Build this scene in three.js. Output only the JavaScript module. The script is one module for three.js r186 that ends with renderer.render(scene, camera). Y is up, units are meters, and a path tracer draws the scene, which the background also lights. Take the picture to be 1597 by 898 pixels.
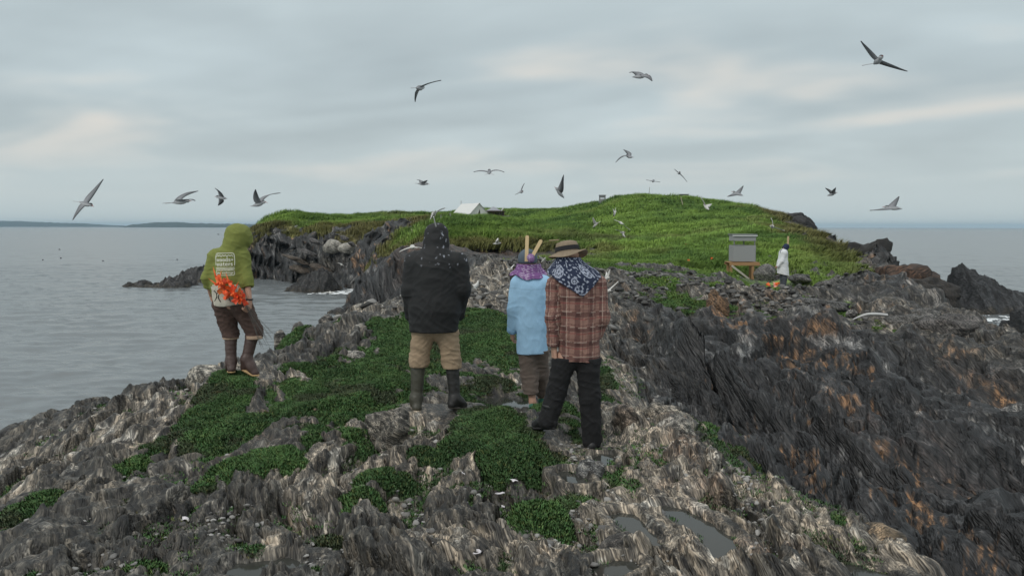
import * as THREE from 'three';
import { mergeGeometries, mergeVertices } from 'three/addons/utils/BufferGeometryUtils.js';
import { RoundedBoxGeometry } from 'three/addons/geometries/RoundedBoxGeometry.js';

// ---------------------------------------------------------------- camera, sky, sun, exposure
const W0 = 1597, H0 = 898, FPX = 1253, EYE = 5.0;            // eye 5 m above the sea
const scene = new THREE.Scene();
const camera = new THREE.PerspectiveCamera(2 * Math.atan(H0 / 2 / FPX) * 180 / Math.PI, W0 / H0, 0.2, 14000);
camera.position.set(0, EYE, 0);
camera.rotation.order = 'YXZ';
camera.rotation.set(-Math.atan((449 - 353.5) / FPX), 0, 0.0015);
camera.updateMatrixWorld(true);
scene.add(camera);
const renderer = new THREE.WebGLRenderer({ antialias: true });
renderer.toneMapping = THREE.LinearToneMapping;
renderer.toneMappingExposure = 1.0;
renderer.shadowMap.enabled = true;

// seeded randomness and gradient noise
let seedState = 12345;
const reseed = (s) => { seedState = s >>> 0; };
const rnd = () => { seedState = (Math.imul(seedState, 1664525) + 1013904223) >>> 0; return seedState / 4294967296; };
const rr = (a, b) => a + (b - a) * rnd();
const PERM = new Uint8Array(512), GX = new Float64Array(256), GY = new Float64Array(256), GZ = new Float64Array(256);
{
  const p = Array.from({ length: 256 }, (_, i) => i);
  for (let i = 255; i > 0; i--) { const j = Math.floor(rnd() * (i + 1)); [p[i], p[j]] = [p[j], p[i]]; }
  for (let i = 0; i < 512; i++) PERM[i] = p[i & 255];
  for (let i = 0; i < 256; i++) { const a = rnd() * 6.2832, y = rnd() * 2 - 1, r = Math.sqrt(1 - y * y); GX[i] = Math.cos(a) * r; GY[i] = y; GZ[i] = Math.sin(a) * r; }
}
const G2X = new Float64Array(256), G2Y = new Float64Array(256);
for (let i = 0; i < 256; i++) { const a = rnd() * 6.2832; G2X[i] = Math.cos(a) * 1.5; G2Y[i] = Math.sin(a) * 1.5; }
const fade = (t) => t * t * t * (t * (t * 6 - 15) + 10);
function n2(x, y) {
  const xi = Math.floor(x), yi = Math.floor(y), xf = x - xi, yf = y - yi, u = fade(xf), v = fade(yf), X = xi & 255, Y = yi & 255;
  const A = PERM[X] + Y, B = PERM[X + 1] + Y, a = PERM[A], b = PERM[B], c = PERM[A + 1], d = PERM[B + 1];
  const p = G2X[a] * xf + G2Y[a] * yf, q = G2X[b] * (xf - 1) + G2Y[b] * yf, r = G2X[c] * xf + G2Y[c] * (yf - 1), s = G2X[d] * (xf - 1) + G2Y[d] * (yf - 1);
  const e = p + u * (q - p), f = r + u * (s - r);
  return e + v * (f - e);
}
function n3(x, y, z) {
  const xi = Math.floor(x), yi = Math.floor(y), zi = Math.floor(z), xf = x - xi, yf = y - yi, zf = z - zi, u = fade(xf), v = fade(yf), w = fade(zf), X = xi & 255, Y = yi & 255, Z = zi & 255;
  const A = PERM[X] + Y, AA = PERM[A & 255] + Z, AB = PERM[(A + 1) & 255] + Z, B = PERM[X + 1] + Y, BA = PERM[B & 255] + Z, BB = PERM[(B + 1) & 255] + Z;
  const g = (h, dx, dy, dz) => { const k = PERM[h & 511]; return GX[k] * dx + GY[k] * dy + GZ[k] * dz; };
  const L = (a, b, t) => a + (b - a) * t;
  return 1.4 * L(L(L(g(AA, xf, yf, zf), g(BA, xf - 1, yf, zf), u), L(g(AB, xf, yf - 1, zf), g(BB, xf - 1, yf - 1, zf), u), v), L(L(g(AA + 1, xf, yf, zf - 1), g(BA + 1, xf - 1, yf, zf - 1), u), L(g(AB + 1, xf, yf - 1, zf - 1), g(BB + 1, xf - 1, yf - 1, zf - 1), u), v), w);
}
const clamp = (x, a = 0, b = 1) => x < a ? a : x > b ? b : x;
const sm = (x, a, b) => { const t = clamp((x - a) / (b - a)); return t * t * (3 - 2 * t); };
const mix = (a, b, t) => a + (b - a) * t;
const mix3 = (a, b, t) => [mix(a[0], b[0], t), mix(a[1], b[1], t), mix(a[2], b[2], t)];
const V = (x, y, z) => new THREE.Vector3(x, y, z);

// the sky: an even overcast with streaks and thinner, warmer places, the same all round
{
  const SKYTURN = 0.42, W = 2048, H = 1024, data = new Float32Array(W * H * 4);
  for (let r = 0; r < H; r++) {
    const up = ((r + 0.5) / H - 0.5) * Math.PI, dy = Math.sin(up), c = Math.cos(up);
    for (let k = 0; k < W; k++) {
      const a = ((k + 0.5) / W - 0.5) * 2 * Math.PI, dx = c * Math.cos(a - SKYTURN), dz = c * Math.sin(a - SKYTURN), o = (r * W + k) * 4;
      let col;
      const e = Math.max(dy, 0);
      const q = 1 / (e + 0.10), X = dx * q, Z = dz * q;
      const wx = n2(X * 0.7 + 7, Z * 0.7), wz = n2(X * 0.7 - 3, Z * 0.7 + 9);
      const A = n2(X * 0.55 + wx * 0.5 + 3.1, Z * 1.25 + wz * 0.5), B = n2(X * 1.3 + wx, Z * 2.2 + wz + 5.5), C = n2(X * 3.1 + wx * 1.5, Z * 4.6 + wz), D = n2(X * 7, Z * 13);
      const cl = A * 0.55 + B * 0.3 + C * 0.16 + D * 0.06, vis = sm(e, 0.015, 0.13);
      col = mix3([0.525, 0.595, 0.60], [0.462, 0.54, 0.57], sm(e, 0.0, 0.2));
      col = mix3(col, [0.88, 0.92, 0.94], sm(e, 0.2, 0.95));
      const dark = clamp(cl, -0.5, 0.5) * 0.27 * vis;
      col = col.map((v, i) => v * (1 - dark * [1.03, 1, 0.96][i]));
      const warm = sm(n2(X * 0.42 + 11.3 + wx * 0.3, Z * 0.8 + 4.4) * 0.8 - cl * 0.9, -0.05, 0.75) * vis;
      col = mix3(col, [0.73, 0.69, 0.63], warm * 0.85);
      data[o] = col[0] * 1.04; data[o + 1] = col[1] * 1.04; data[o + 2] = col[2] * 1.04; data[o + 3] = 1;
    }
  }
  const t = new THREE.DataTexture(data, W, H, THREE.RGBAFormat, THREE.FloatType);
  t.mapping = THREE.EquirectangularReflectionMapping; t.magFilter = THREE.LinearFilter; t.minFilter = THREE.LinearFilter; t.needsUpdate = true;
  scene.background = t; scene.environment = t;
}
const sun = new THREE.DirectionalLight(new THREE.Color(1, 0.96, 0.9), 1.0);
sun.position.set(-45, 62, 30); sun.target.position.set(0, 3, -20);
sun.castShadow = true; sun.shadow.radius = 26;
Object.assign(sun.shadow.camera, { left: -140, right: 140, top: 140, bottom: -140, near: 1, far: 400 });
scene.add(sun, sun.target);
scene.fog = new THREE.FogExp2(new THREE.Color(0.58, 0.82, 1.0), 0.00013);

// ---------------------------------------------------------------- small helpers
const camInv = camera.matrixWorld.clone();
function dir(px, py) { return V((px - W0 / 2) / FPX, -(py - H0 / 2) / FPX, -1).transformDirection(camInv); }
function at(px, py, d) { const r = dir(px, py); return r.multiplyScalar(d / -r.z).add(camera.position); }   // a pixel at a distance becomes a point
const used = new Map();
function numbered(n) { const k = used.get(n) || 0; used.set(n, k + 1); return k ? n + '_' + String(k).padStart(3, '0') : n; }
function tag(o, label, category, group) { o.userData.label = label; o.userData.category = category; if (group) o.userData.group = group; return o; }
function shade(o) { o.castShadow = true; o.receiveShadow = true; return o; }
function top(o, name, label, category, group) { o.name = numbered(name); scene.add(o); return tag(o, label, category, group); }
function group(name, pos, label, category, grp) { const g = new THREE.Group(); g.position.copy(pos); return top(g, name, label, category, grp); }
function part(parent, name, geo, mat) { const m = shade(new THREE.Mesh(geo, mat)); m.name = name; parent.add(m); return m; }
function structure(name, geo, mat) { const m = shade(new THREE.Mesh(geo, mat)); m.name = numbered(name); m.userData.kind = 'structure'; scene.add(m); return m; }
const std = (rgb, rough = 0.9, more = {}) => new THREE.MeshStandardMaterial({ color: new THREE.Color().setRGB(...rgb), roughness: rough, ...more });
const vcol = (rough = 0.9, more = {}) => new THREE.MeshStandardMaterial({ color: 0xffffff, vertexColors: true, roughness: rough, ...more });
const MATTE = vcol(0.95), SATIN = vcol(0.6);
function paint(geo, fn) {            // own colour of a thing by place on it
  const p = geo.attributes.position, c = new Float32Array(p.count * 3);
  for (let i = 0; i < p.count; i++) { const q = fn(p.getX(i), p.getY(i), p.getZ(i), i); c[3 * i] = q[0]; c[3 * i + 1] = q[1]; c[3 * i + 2] = q[2]; }
  geo.setAttribute('color', new THREE.BufferAttribute(c, 3)); return geo;
}
function box(w, h, d, x = 0, y = 0, z = 0, r = 0.006, rot) { const g = new RoundedBoxGeometry(w, h, d, 2, Math.min(r, w / 3, h / 3, d / 3)); if (rot) g.applyMatrix4(new THREE.Matrix4().makeRotationFromEuler(rot)); g.translate(x, y, z); return g; }
function rod(a, b, r0, r1 = r0, seg = 8) {
  const l = a.distanceTo(b), g = new THREE.CylinderGeometry(r1, r0, l, seg, Math.max(1, Math.min(6, Math.round(l / 0.2))));
  g.translate(0, l / 2, 0); g.applyQuaternion(new THREE.Quaternion().setFromUnitVectors(V(0, 1, 0), b.clone().sub(a).normalize())); g.translate(a.x, a.y, a.z); return g;
}
function beam(a, b, w, h) {          // a sawn board from a to b
  const l = a.distanceTo(b), g = new RoundedBoxGeometry(w, l, h, 1, Math.min(w, h) * 0.12);
  g.translate(0, l / 2, 0); g.applyQuaternion(new THREE.Quaternion().setFromUnitVectors(V(0, 1, 0), b.clone().sub(a).normalize())); g.translate(a.x, a.y, a.z); return g;
}
// a cloth or membrane: closed thin shell over a grid of points fn(u, v)
function sheet(fn, nu, nv, thick, colour) {
  const P = [], N = [];
  for (let j = 0; j <= nv; j++) for (let i = 0; i <= nu; i++) P.push(fn(i / nu, j / nv));
  const id = (i, j) => j * (nu + 1) + i;
  for (let j = 0; j <= nv; j++) for (let i = 0; i <= nu; i++) {
    const a = P[id(Math.min(nu, i + 1), j)].clone().sub(P[id(Math.max(0, i - 1), j)]), b = P[id(i, Math.min(nv, j + 1))].clone().sub(P[id(i, Math.max(0, j - 1))]);
    N.push(a.cross(b).normalize());
  }
  const n = P.length, pos = new Float32Array(n * 6), col = colour && new Float32Array(n * 6), idx = [];
  for (let k = 0; k < n; k++) for (const s of [0, 1]) {
    const q = P[k].clone().addScaledVector(N[k], (s ? -1 : 1) * (typeof thick === 'function' ? thick((k % (nu + 1)) / nu, Math.floor(k / (nu + 1)) / nv) : thick) / 2), o = (k + s * n) * 3;
    pos[o] = q.x; pos[o + 1] = q.y; pos[o + 2] = q.z;
    if (col) { const c = colour((k % (nu + 1)) / nu, Math.floor(k / (nu + 1)) / nv, s); col[o] = c[0]; col[o + 1] = c[1]; col[o + 2] = c[2]; }
  }
  for (let j = 0; j < nv; j++) for (let i = 0; i < nu; i++) {
    const a = id(i, j), b = id(i + 1, j), c = id(i + 1, j + 1), d = id(i, j + 1);
    idx.push(a, b, c, a, c, d, a + n, c + n, b + n, a + n, d + n, c + n);
  }
  const rim = (a, b) => idx.push(b, a, a + n, b, a + n, b + n);
  for (let i = 0; i < nu; i++) { rim(id(i, 0), id(i + 1, 0)); rim(id(i + 1, nv), id(i, nv)); }
  for (let j = 0; j < nv; j++) { rim(id(0, j + 1), id(0, j)); rim(id(nu, j), id(nu, j + 1)); }
  const g = new THREE.BufferGeometry();
  g.setAttribute('position', new THREE.BufferAttribute(pos, 3));
  if (col) g.setAttribute('color', new THREE.BufferAttribute(col, 3));
  g.setIndex(idx); g.computeVertexNormals(); return g;
}

// ---------------------------------------------------------------- the land: survey points, then a smooth sheet through them, then rock and turf
// [pixel x, pixel y, distance, green, dark wet rock]   (P)   or   [pixel x, height against the eye, distance, green, dark]   (Q)
const SURVEY_P = [
  [0, 898, 4.2, .2, .3], [200, 898, 4.0, .2, .2], [450, 898, 3.8, .1, .1], [700, 898, 3.8, 0, .1], [950, 898, 3.8, 0, 0], [1200, 898, 3.9, 0, 0], [1350, 898, 4.1, 0, .1], [1470, 898, 4.4, 0, .4],
  [0, 800, 5.6, .2, .3], [250, 800, 5.1, .3, .3], [500, 800, 4.9, .2, .1], [750, 800, 4.8, 0, .1], [1000, 800, 4.8, 0, 0], [1200, 800, 5.0, 0, 0], [1350, 803, 5.2, 0, .2],
  [0, 720, 7.2, .1, .3], [200, 720, 6.5, .2, .3], [450, 720, 6.1, .3, .1], [700, 720, 6.0, .1, .1], [900, 720, 5.9, .1, .1], [1050, 720, 5.9, 0, 0], [1200, 725, 6.0, .1, .2],
  [0, 668, 8.8, 0, .3], [120, 640, 9.2, 0, .3], [250, 605, 9.6, 0, .2], [300, 590, 9.6, 0, .1], [370, 585, 8.9, 0, .1], [430, 640, 8.0, .3, .1], [650, 640, 7.7, .3, .1], [830, 637, 8.1, .3, .1], [920, 690, 6.8, .2, .1], [1000, 640, 7.7, .1, .1], [1100, 650, 7.3, 0, .1],
  [410, 560, 10.2, .1, .1], [550, 560, 10.8, .3, .1], [720, 560, 11, .3, .1], [880, 560, 11, .2, .1], [955, 560, 10.8, 0, .2],
  [450, 528, 12.5, 0, .2], [500, 507, 15, 0, .2], [560, 492, 18, 0, .2], [620, 480, 21, 0, .2], [700, 490, 17.5, .3, .2], [800, 490, 17.5, .2, .2], [900, 480, 18, .1, .2], [950, 470, 19, .45, .3],
  [740, 440, 28, .1, .2], [800, 430, 30, .25, .3], [900, 430, 30, .62, .3], [690, 442, 31, 0, .4],
  [570, 487, 46, 0, 1], [590, 430, 48, 0, 1], [640, 379, 50, 0, .9], [668, 377, 51, 0, .9], [615, 396, 50, 0, .9], [710, 410, 45, .1, .6], [760, 406, 48, .1, .7],
  [650, 400, 55, 0, 1], [720, 398, 55, 0, 1], [800, 397, 55, 0, 1], [870, 400, 52, .3, .5], [650, 372, 57, .95, .5], [720, 374, 58, .95, .5], [800, 374, 58, .95, .5], [870, 380, 56, .95, .5], [950, 390, 53, .9, .4],
  [400, 438, 75, 0, .8], [450, 441, 72, 0, .7], [500, 447, 68, 0, .6], [550, 452, 64, 0, .8], [385, 361, 82, .5, .8], [420, 363, 80, .55, .8], [470, 367, 78, .55, .8], [540, 371, 72, .55, .8], [600, 372, 64, .55, .8],
  [450, 402, 75, -.2, .7], [420, 385, 78, 0, .8], [500, 383, 73, 0, .7], [570, 385, 67, 0, .8], [520, 405, 71, -.2, .45], [580, 407, 65, 0, .8],
  [400, 352, 95, 1, .3], [450, 347, 100, 1, .3], [550, 341, 110, 1, .3], [650, 335, 120, 1, .3], [731, 344, 118, 1, .3], [470, 357, 88, 1, .4], [560, 356, 86, 1, .4], [560, 348, 97, 1, .3], [650, 354, 82, 1, .4], [650, 345, 98, 1, .3], [720, 354, 84, 1, .4], [740, 350, 100, 1, .3], [800, 351, 95, 1, .3], [400, 356, 88, .9, .4], [1100, 327, 89, 1, .3], [1150, 336, 80, 1, .3], [1160, 345, 70, 1, .3], [1060, 322, 92, 1, .3], [1180, 340, 78, 1, .4], [440, 352, 112, 1, .3], [500, 345, 104, 1, .3], [731, 331, 145, 1, .3], [790, 344, 115, 1, .3], [800, 329, 145, 1, .3], [860, 330, 132, 1, .3], [900, 325, 122, 1, .3], [940, 317, 112, 1, .3], [962, 308, 104, 1, .3], [1000, 308, 102, 1, .3], [1060, 314, 100, 1, .3], [1120, 319, 96, 1, .3], [1180, 326, 90, 1, .4],
  [820, 360, 80, 1, .3], [900, 355, 80, 1, .3], [900, 340, 97, 1, .3], [935, 327, 100, 1, .3], [920, 331, 104, 1, .3], [944, 321, 107, 1, .3], [895, 334, 108, 1, .3], [950, 322, 96, 1, .3], [1000, 350, 75, 1, .3], [1000, 330, 87, 1, .3], [1100, 350, 68, 1, .3], [1100, 330, 82, 1, .3], [950, 372, 65, 1, .3], [1050, 380, 58, 1, .3], [1150, 365, 58, 1, .3], [1150, 400, 43, .9, .3], [1080, 410, 43, .95, .3], [1000, 415, 42, .85, .3], [930, 415, 40, .8, .3], [1200, 346, 68, 1, .4], [1240, 362, 66, .6, .5], [1228, 339, 80, .3, .9], [1252, 346, 80, 0, 1], [1266, 362, 77, 0, 1], [1285, 374, 66, 0, .6],
  [1156, 432, 38, .78, .4], [1220, 438, 34, .7, .4], [1290, 420, 42, .75, .5], [1340, 388, 55, 0, .9], [1300, 396, 50, .7, .5], [1385, 411, 48, 0, .9], [1330, 430, 40, .45, .4], [1415, 420, 38, 0, .5], [1450, 458, 35, 0, .6], [1488, 488, 31, 0, .9], [1530, 514, 27, 0, .8],
  [1000, 440, 27, .62, .4], [1060, 455, 25, .5, .5], [1100, 450, 27, .5, .4], [1200, 447, 31, .45, .4], [1300, 460, 27, .35, .5], [1350, 487, 23, .2, .5], [1440, 482, 24, .2, .5], [1500, 520, 21, .25, .5], [1597, 560, 18, .1, .5], [1700, 590, 16, 0, .5],
  [960, 505, 16.5, .5, .5], [1010, 560, 13, .1, .7], [1000, 500, 19, .25, .6], [1100, 520, 19.5, 0, .9], [1100, 600, 14.5, 0, .9], [1200, 520, 20.5, 0, .8], [1200, 600, 16, 0, 1], [1200, 690, 12, 0, 1], [1300, 560, 18.5, 0, .9], [1300, 650, 14, 0, 1], [1300, 750, 10.8, 0, 1], [1400, 560, 18, .05, .8], [1400, 680, 13, 0, 1], [1400, 810, 9.8, 0, 1], [1500, 600, 16.5, .05, .8], [1500, 720, 12.5, 0, 1], [1500, 880, 8.6, 0, 1], [1597, 650, 14.5, 0, .8], [1597, 780, 11, 0, 1], [1597, 890, 9, 0, 1], [1700, 800, 10.5, 0, 1],
];
const SURVEY_Q = [
  [400, -1.6, 2, .1, .1], [800, -1.6, 2, 0, 0], [1200, -1.6, 2, 0, 0], [0, -1.75, 2.5, .1, .3], [800, -1.6, 1.2, 0, 0], [-400, -2, 2.5, 0, .3], [1700, -2.4, 2.5, 0, .5],
  [0, -3.8, 10.8, 0, .7], [120, -3.7, 11.6, 0, .7], [250, -3.6, 12.2, 0, .7], [330, -3.3, 12.6, 0, .6], [410, -3.3, 13.8, 0, .6], [455, -3.5, 17, 0, .6], [500, -3.8, 20.5, 0, .6], [555, -4.5, 27, 0, .8], [-300, -3, 6.5, 0, .6], [-300, -7, 12, 0, 1], [-500, -7, 20, 0, 1],
  [0, -7, 14.5, 0, 1], [150, -7, 15.5, 0, 1], [300, -7, 16.5, 0, 1], [400, -7, 19, 0, 1], [450, -7, 23, 0, 1], [500, -7, 29, 0, 1], [535, -7, 36, 0, 1], [545, -6.3, 44, 0, 1], [600, -4.3, 38, 0, 1], [640, -3.0, 37, 0, .8], [590, -4.6, 30, 0, .9],
  [0, -8, 40, 0, 1], [200, -8, 45, 0, 1], [400, -8, 50, 0, 1], [480, -8, 57, 0, 1], [0, -8, 120, 0, 1], [200, -8, 120, 0, 1], [300, -8, 85, 0, 1], [345, -8, 72, 0, 1], [355, -8, 95, 0, 1], [330, -8, 150, 0, 1], [520, -7, 55, 0, 1], [100, -8, 240, 0, 1], [400, -8, 150, 0, 1],
  [450, -2.5, 132, 1, .3], [550, -1, 165, 1, .3], [700, 0, 200, 1, .3], [860, 0, 190, 1, .3], [1000, 0.5, 150, 1, .3], [1150, -.5, 130, 1, .3], [1230, -5, 112, .4, .6], [1300, -6.5, 78, 0, 1], [1290, -8, 95, 0, 1], [1400, -8, 62, 0, 1], [1450, -7.5, 50, 0, 1], [1500, -6.4, 40, 0, 1], [1555, -6.5, 34, 0, 1], [1597, -6, 30, 0, 1], [1700, -6, 27, 0, 1], [1400, -8, 100, 0, 1], [1597, -8, 60, 0, 1], [1597, -8, 120, 0, 1], [1800, -8, 45, 0, 1], [1450, -8, 220, 0, 1], [1250, -8, 190, 0, 1], [700, -6, 260, .5, 1], [1000, -6, 260, .5, 1],
  [1060, -2.35, 10.6, 0, .8], [1150, -3.2, 9.5, 0, 1], [1250, -3.7, 8.5, 0, 1], [1350, -4, 7.8, 0, 1], [1480, -4.3, 6.8, 0, 1], [1597, -4.4, 6.4, 0, 1], [1750, -4.4, 6, 0, 1], [1597, -3.0, 4.6, 0, .7], [1450, -3.3, 5.6, 0, .8], [1300, -3.2, 6.9, 0, .9], [1180, -2.8, 8.0, 0, .8], [1900, -4, 12, 0, 1], [1900, -6, 25, 0, 1], [2100, -4, 5, 0, 1],
];
const pts = [];
for (const [px, py, d, g, t] of SURVEY_P) { const q = at(px, py, d); pts.push([Math.atan2(q.x, d), Math.log(Math.hypot(q.x, d)), q.y, g, t]); }
for (const [px, h, d, g, t] of SURVEY_Q) { const x = (px - W0 / 2) / FPX * d; pts.push([Math.atan2(x, d), Math.log(Math.hypot(x, d)), EYE + h, g, t]); }
const NP = pts.length, fitted = [];
{
  const kern = (r2) => Math.pow(r2, 0.62), kern1 = (r2) => Math.sqrt(r2);
  const solve = (ker, cols, reg) => {
    const n = NP + 3, A = Array.from({ length: n }, () => new Float64Array(n + cols.length));
    for (let i = 0; i < NP; i++) {
      for (let j = 0; j < NP; j++) A[i][j] = ker((pts[i][0] - pts[j][0]) ** 2 + (pts[i][1] - pts[j][1]) ** 2);
      A[i][i] += reg; A[i][NP] = A[NP][i] = 1; A[i][NP + 1] = A[NP + 1][i] = pts[i][0]; A[i][NP + 2] = A[NP + 2][i] = pts[i][1];
      cols.forEach((c, k) => { A[i][n + k] = pts[i][c]; });
    }
    for (let i = 0; i < n; i++) {
      let m = i; for (let r = i + 1; r < n; r++) if (Math.abs(A[r][i]) > Math.abs(A[m][i])) m = r;
      [A[i], A[m]] = [A[m], A[i]];
      for (let r = i + 1; r < n; r++) { const f = A[r][i] / A[i][i]; if (f) for (let c = i; c < n + cols.length; c++) A[r][c] -= f * A[i][c]; }
    }
    return cols.map((_, k) => {
      const w = new Float64Array(n);
      for (let i = n - 1; i >= 0; i--) { let s = A[i][n + k]; for (let c = i + 1; c < n; c++) s -= A[i][c] * w[c]; w[i] = s / A[i][i]; }
      return (a, l) => { let s = w[NP] + w[NP + 1] * a + w[NP + 2] * l; for (let j = 0; j < NP; j++) s += w[j] * ker((a - pts[j][0]) ** 2 + (l - pts[j][1]) ** 2); return s; };
    });
  };
  fitted.push(...solve(kern, [2], 1e-5), ...solve(kern1, [3, 4], 1e-3));
}
const BA = [-1.1, 1.1, 300], BL = [Math.log(1.1), Math.log(420), 330], baked = [0, 1, 2].map(() => new Float32Array(BA[2] * BL[2]));
for (let j = 0; j < BL[2]; j++) for (let i = 0; i < BA[2]; i++) {
  const a = mix(BA[0], BA[1], i / (BA[2] - 1)), l = mix(BL[0], BL[1], j / (BL[2] - 1));
  for (let k = 0; k < 3; k++) baked[k][j * BA[2] + i] = fitted[k](a, l);
}
function look(k, a, l) {
  const x = clamp((a - BA[0]) / (BA[1] - BA[0]) * (BA[2] - 1), 0, BA[2] - 1.001), y = clamp((l - BL[0]) / (BL[1] - BL[0]) * (BL[2] - 1), 0, BL[2] - 1.001), i = x | 0, j = y | 0, u = x - i, v = y - j, b = baked[k], o = j * BA[2] + i;
  return (b[o] * (1 - u) + b[o + 1] * u) * (1 - v) + (b[o + BA[2]] * (1 - u) + b[o + BA[2] + 1] * u) * v;
}
const baseAt = (x, z) => look(0, Math.atan2(x, -z), Math.log(Math.hypot(x, z)));
function groundAt(px, py, from = 3) {         // where the line of sight through a pixel first meets the smooth land
  const r = dir(px, py); let d = from;
  for (; d < 260; d *= 1.004) { const s = d / -r.z; if (EYE + r.y * s < baseAt(r.x * s, -d)) break; }
  return at(px, py, d);
}
// turf patches among the near rocks: [pixel x, pixel y, half width, half height, strength]
const patch = ([px, py, rx, ry, s = 1]) => { const q = groundAt(px, py), d = -q.z; return [q.x, q.z, rx * d / FPX, ry * d / (py - 353), s]; };
const TURF = [
  [420, 650, 125, 50, 1.2], [570, 605, 110, 36, 1.2], [360, 640, 60, 45, 1.1], [415, 735, 80, 34, .9], [500, 690, 60, 24, .8], [620, 560, 120, 34, 1.1], [740, 545, 100, 46, 1.2], [700, 510, 90, 22, 1], [770, 600, 60, 24, .8], [600, 525, 50, 14, .8], [500, 575, 70, 18, .7],
  [780, 672, 95, 34, 1.3], [800, 705, 75, 24, 1.1], [735, 700, 60, 18, 1], [860, 655, 60, 24, 1], [660, 715, 50, 14, .9], [600, 745, 40, 14, .85], [555, 785, 36, 16, .8], [500, 840, 36, 16, .55], [470, 880, 60, 20, .35], [940, 637, 50, 24, 1.2],
  [838, 806, 46, 18, 1], [940, 600, 30, 14, .5], [60, 790, 60, 20, .8], [25, 830, 50, 18, .6], [110, 742, 60, 14, .6], [190, 725, 60, 12, .6], [60, 880, 60, 20, .2], [330, 770, 80, 20, .3], [250, 690, 40, 10, .4],
  [1160, 700, 36, 14, .55], [1310, 806, 20, 7, .8], [1090, 690, 30, 12, .5], [900, 770, 30, 10, .4], [780, 870, 40, 14, .4], [470, 530, 50, 9, .6], [540, 510, 40, 8, .6], [660, 495, 40, 8, .7], [860, 440, 60, 10, .5],
  [340, 560 + 60, 30, 14, .7], [200, 850, 80, 24, .15], [370, 850, 60, 18, .2], [880, 520, 40, 16, .5], [650, 845, 24, 12, .3],
].map(patch);
function turfAt(x, z) {
  let m = -1;
  for (const [cx, cz, rx, rz, s] of TURF) { const u = (x - cx) / rx, v = (z - cz) / rz, q = u * u + v * v; if (q < 4) m = Math.max(m, s * (1 - q * 0.8)); }
  return m;
}
// paler, bare rock: [pixel x, pixel y, half width, half height, strength]
const BARE = [[520, 735, 85, 30, 1], [575, 700, 50, 20, .8], [610, 668, 60, 30, 1], [700, 715, 50, 42, .8], [595, 790, 34, 26, .9], [1000, 740, 110, 55, 1.1], [1090, 720, 80, 55, 1.1], [890, 810, 70, 50, .9], [1060, 850, 110, 45, 1], [830, 860, 40, 36, .9], [1010, 655, 60, 26, 1], [965, 590, 34, 40, .8], [1180, 760, 80, 40, .9], [1260, 830, 90, 40, .9], [1400, 860, 50, 26, .8], [330, 592, 50, 18, 1], [210, 650, 100, 22, .7], [80, 692, 80, 18, .7], [30, 760, 50, 26, .8], [260, 692, 70, 18, .7], [420, 590, 60, 12, .8], [620, 470, 60, 18, .9], [530, 502, 50, 10, .8], [740, 445, 50, 40, .9], [480, 785, 36, 24, .7], [420, 850, 40, 20, .7], [890, 700, 40, 20, .5], [150, 760, 50, 14, .5], [690, 840, 60, 30, .6], [800, 870, 40, 30, .6], [960, 520, 40, 30, .5], [1150, 860, 70, 30, .9], [1180, 470, 130, 12, .6], [1400, 500, 130, 12, .6], [820, 600, 40, 12, .7], [1100, 660, 50, 14, .8]].map(patch);
const RUSTY = [[1275, 562, 48, 22, 1], [1242, 600, 22, 12, .9], [1215, 622, 22, 14, .9], [1315, 642, 14, 20, 1], [1342, 632, 22, 9, .9], [1405, 705, 24, 16, 1], [1396, 735, 14, 14, .9], [1428, 775, 16, 7, .8], [1122, 497, 18, 24, .9], [1400, 445, 44, 26, 1], [1570, 600, 40, 40, .6], [1010, 705, 60, 22, .8], [1060, 760, 30, 14, .6], [1210, 850, 60, 14, .7], [1290, 800, 30, 20, .4], [1350, 740, 30, 30, .5], [620, 690, 20, 10, .4], [200, 655, 60, 10, .4], [1000, 520, 20, 16, .5], [1480, 620, 20, 12, .5], [1310, 520, 30, 10, .5], [1180, 470, 60, 8, .5], [900, 880, 30, 12, .5]].map(patch);
const rustAt = (x, z) => { let m = 0; for (const [cx, cz, rx, rz, s] of RUSTY) { const u = (x - cx) / rx, v = (z - cz) / rz, q = u * u + v * v; if (q < 2.2) m = Math.max(m, s * (1 - q / 2.2)); } return m; };
function bareAt(x, z) {
  let m = 0;
  for (const [cx, cz, rx, rz, s] of BARE) { const u = (x - cx) / rx, v = (z - cz) / rz, q = u * u + v * v; if (q < 2.6) m = Math.max(m, s * (1 - q / 2.6)); }
  return m;
}
// hollows that hold rain water: a line of pixels with a half width in metres, and the water's level
const POOLS = [
  { line: [[693, 652], [700, 655]], r: .12, name: 'small bright rain pool in the rock behind the boots of the person in the black jacket' },
  { line: [[400, 880], [445, 876]], r: .13, name: 'grey rain pool in a rock hollow beside the green strip at the lower edge, left of the middle' },
  { line: [[943, 705], [943, 716]], r: .07, name: 'tiny pale rain pool just behind the boots of the person in the plaid shirt' },
  { line: [[886, 733], [902, 748]], r: .08, name: 'small rain pool among dark rock between turf mound and pale ridged rock' },
  { line: [[1050, 790], [1100, 815], [1150, 868]], r: .1, name: 'long grey rain pool running down between two pale rock ribs' },
  { line: [[975, 800], [1010, 838]], r: .09, name: 'narrow rain pool on the pale rock beside the longest pool' },
  { line: [[948, 884], [965, 876]], r: .09, name: 'rain pool at the foot of a dark rock block at the lower edge' },
  { line: [[1270, 836], [1310, 862], [1370, 893]], r: .11, name: 'rain pool in the cleft along the edge above the dark gully' },
  { line: [[775, 620], [795, 626]], r: .22, name: 'muddy rain puddle beside the bare ankle of the person in the blue shirt' },
];
for (const p of POOLS) { p.at = p.line.map(([x, y]) => groundAt(x, y)); p.level = Math.min(...p.at.map((q) => q.y)) - 0.035; }
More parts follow.
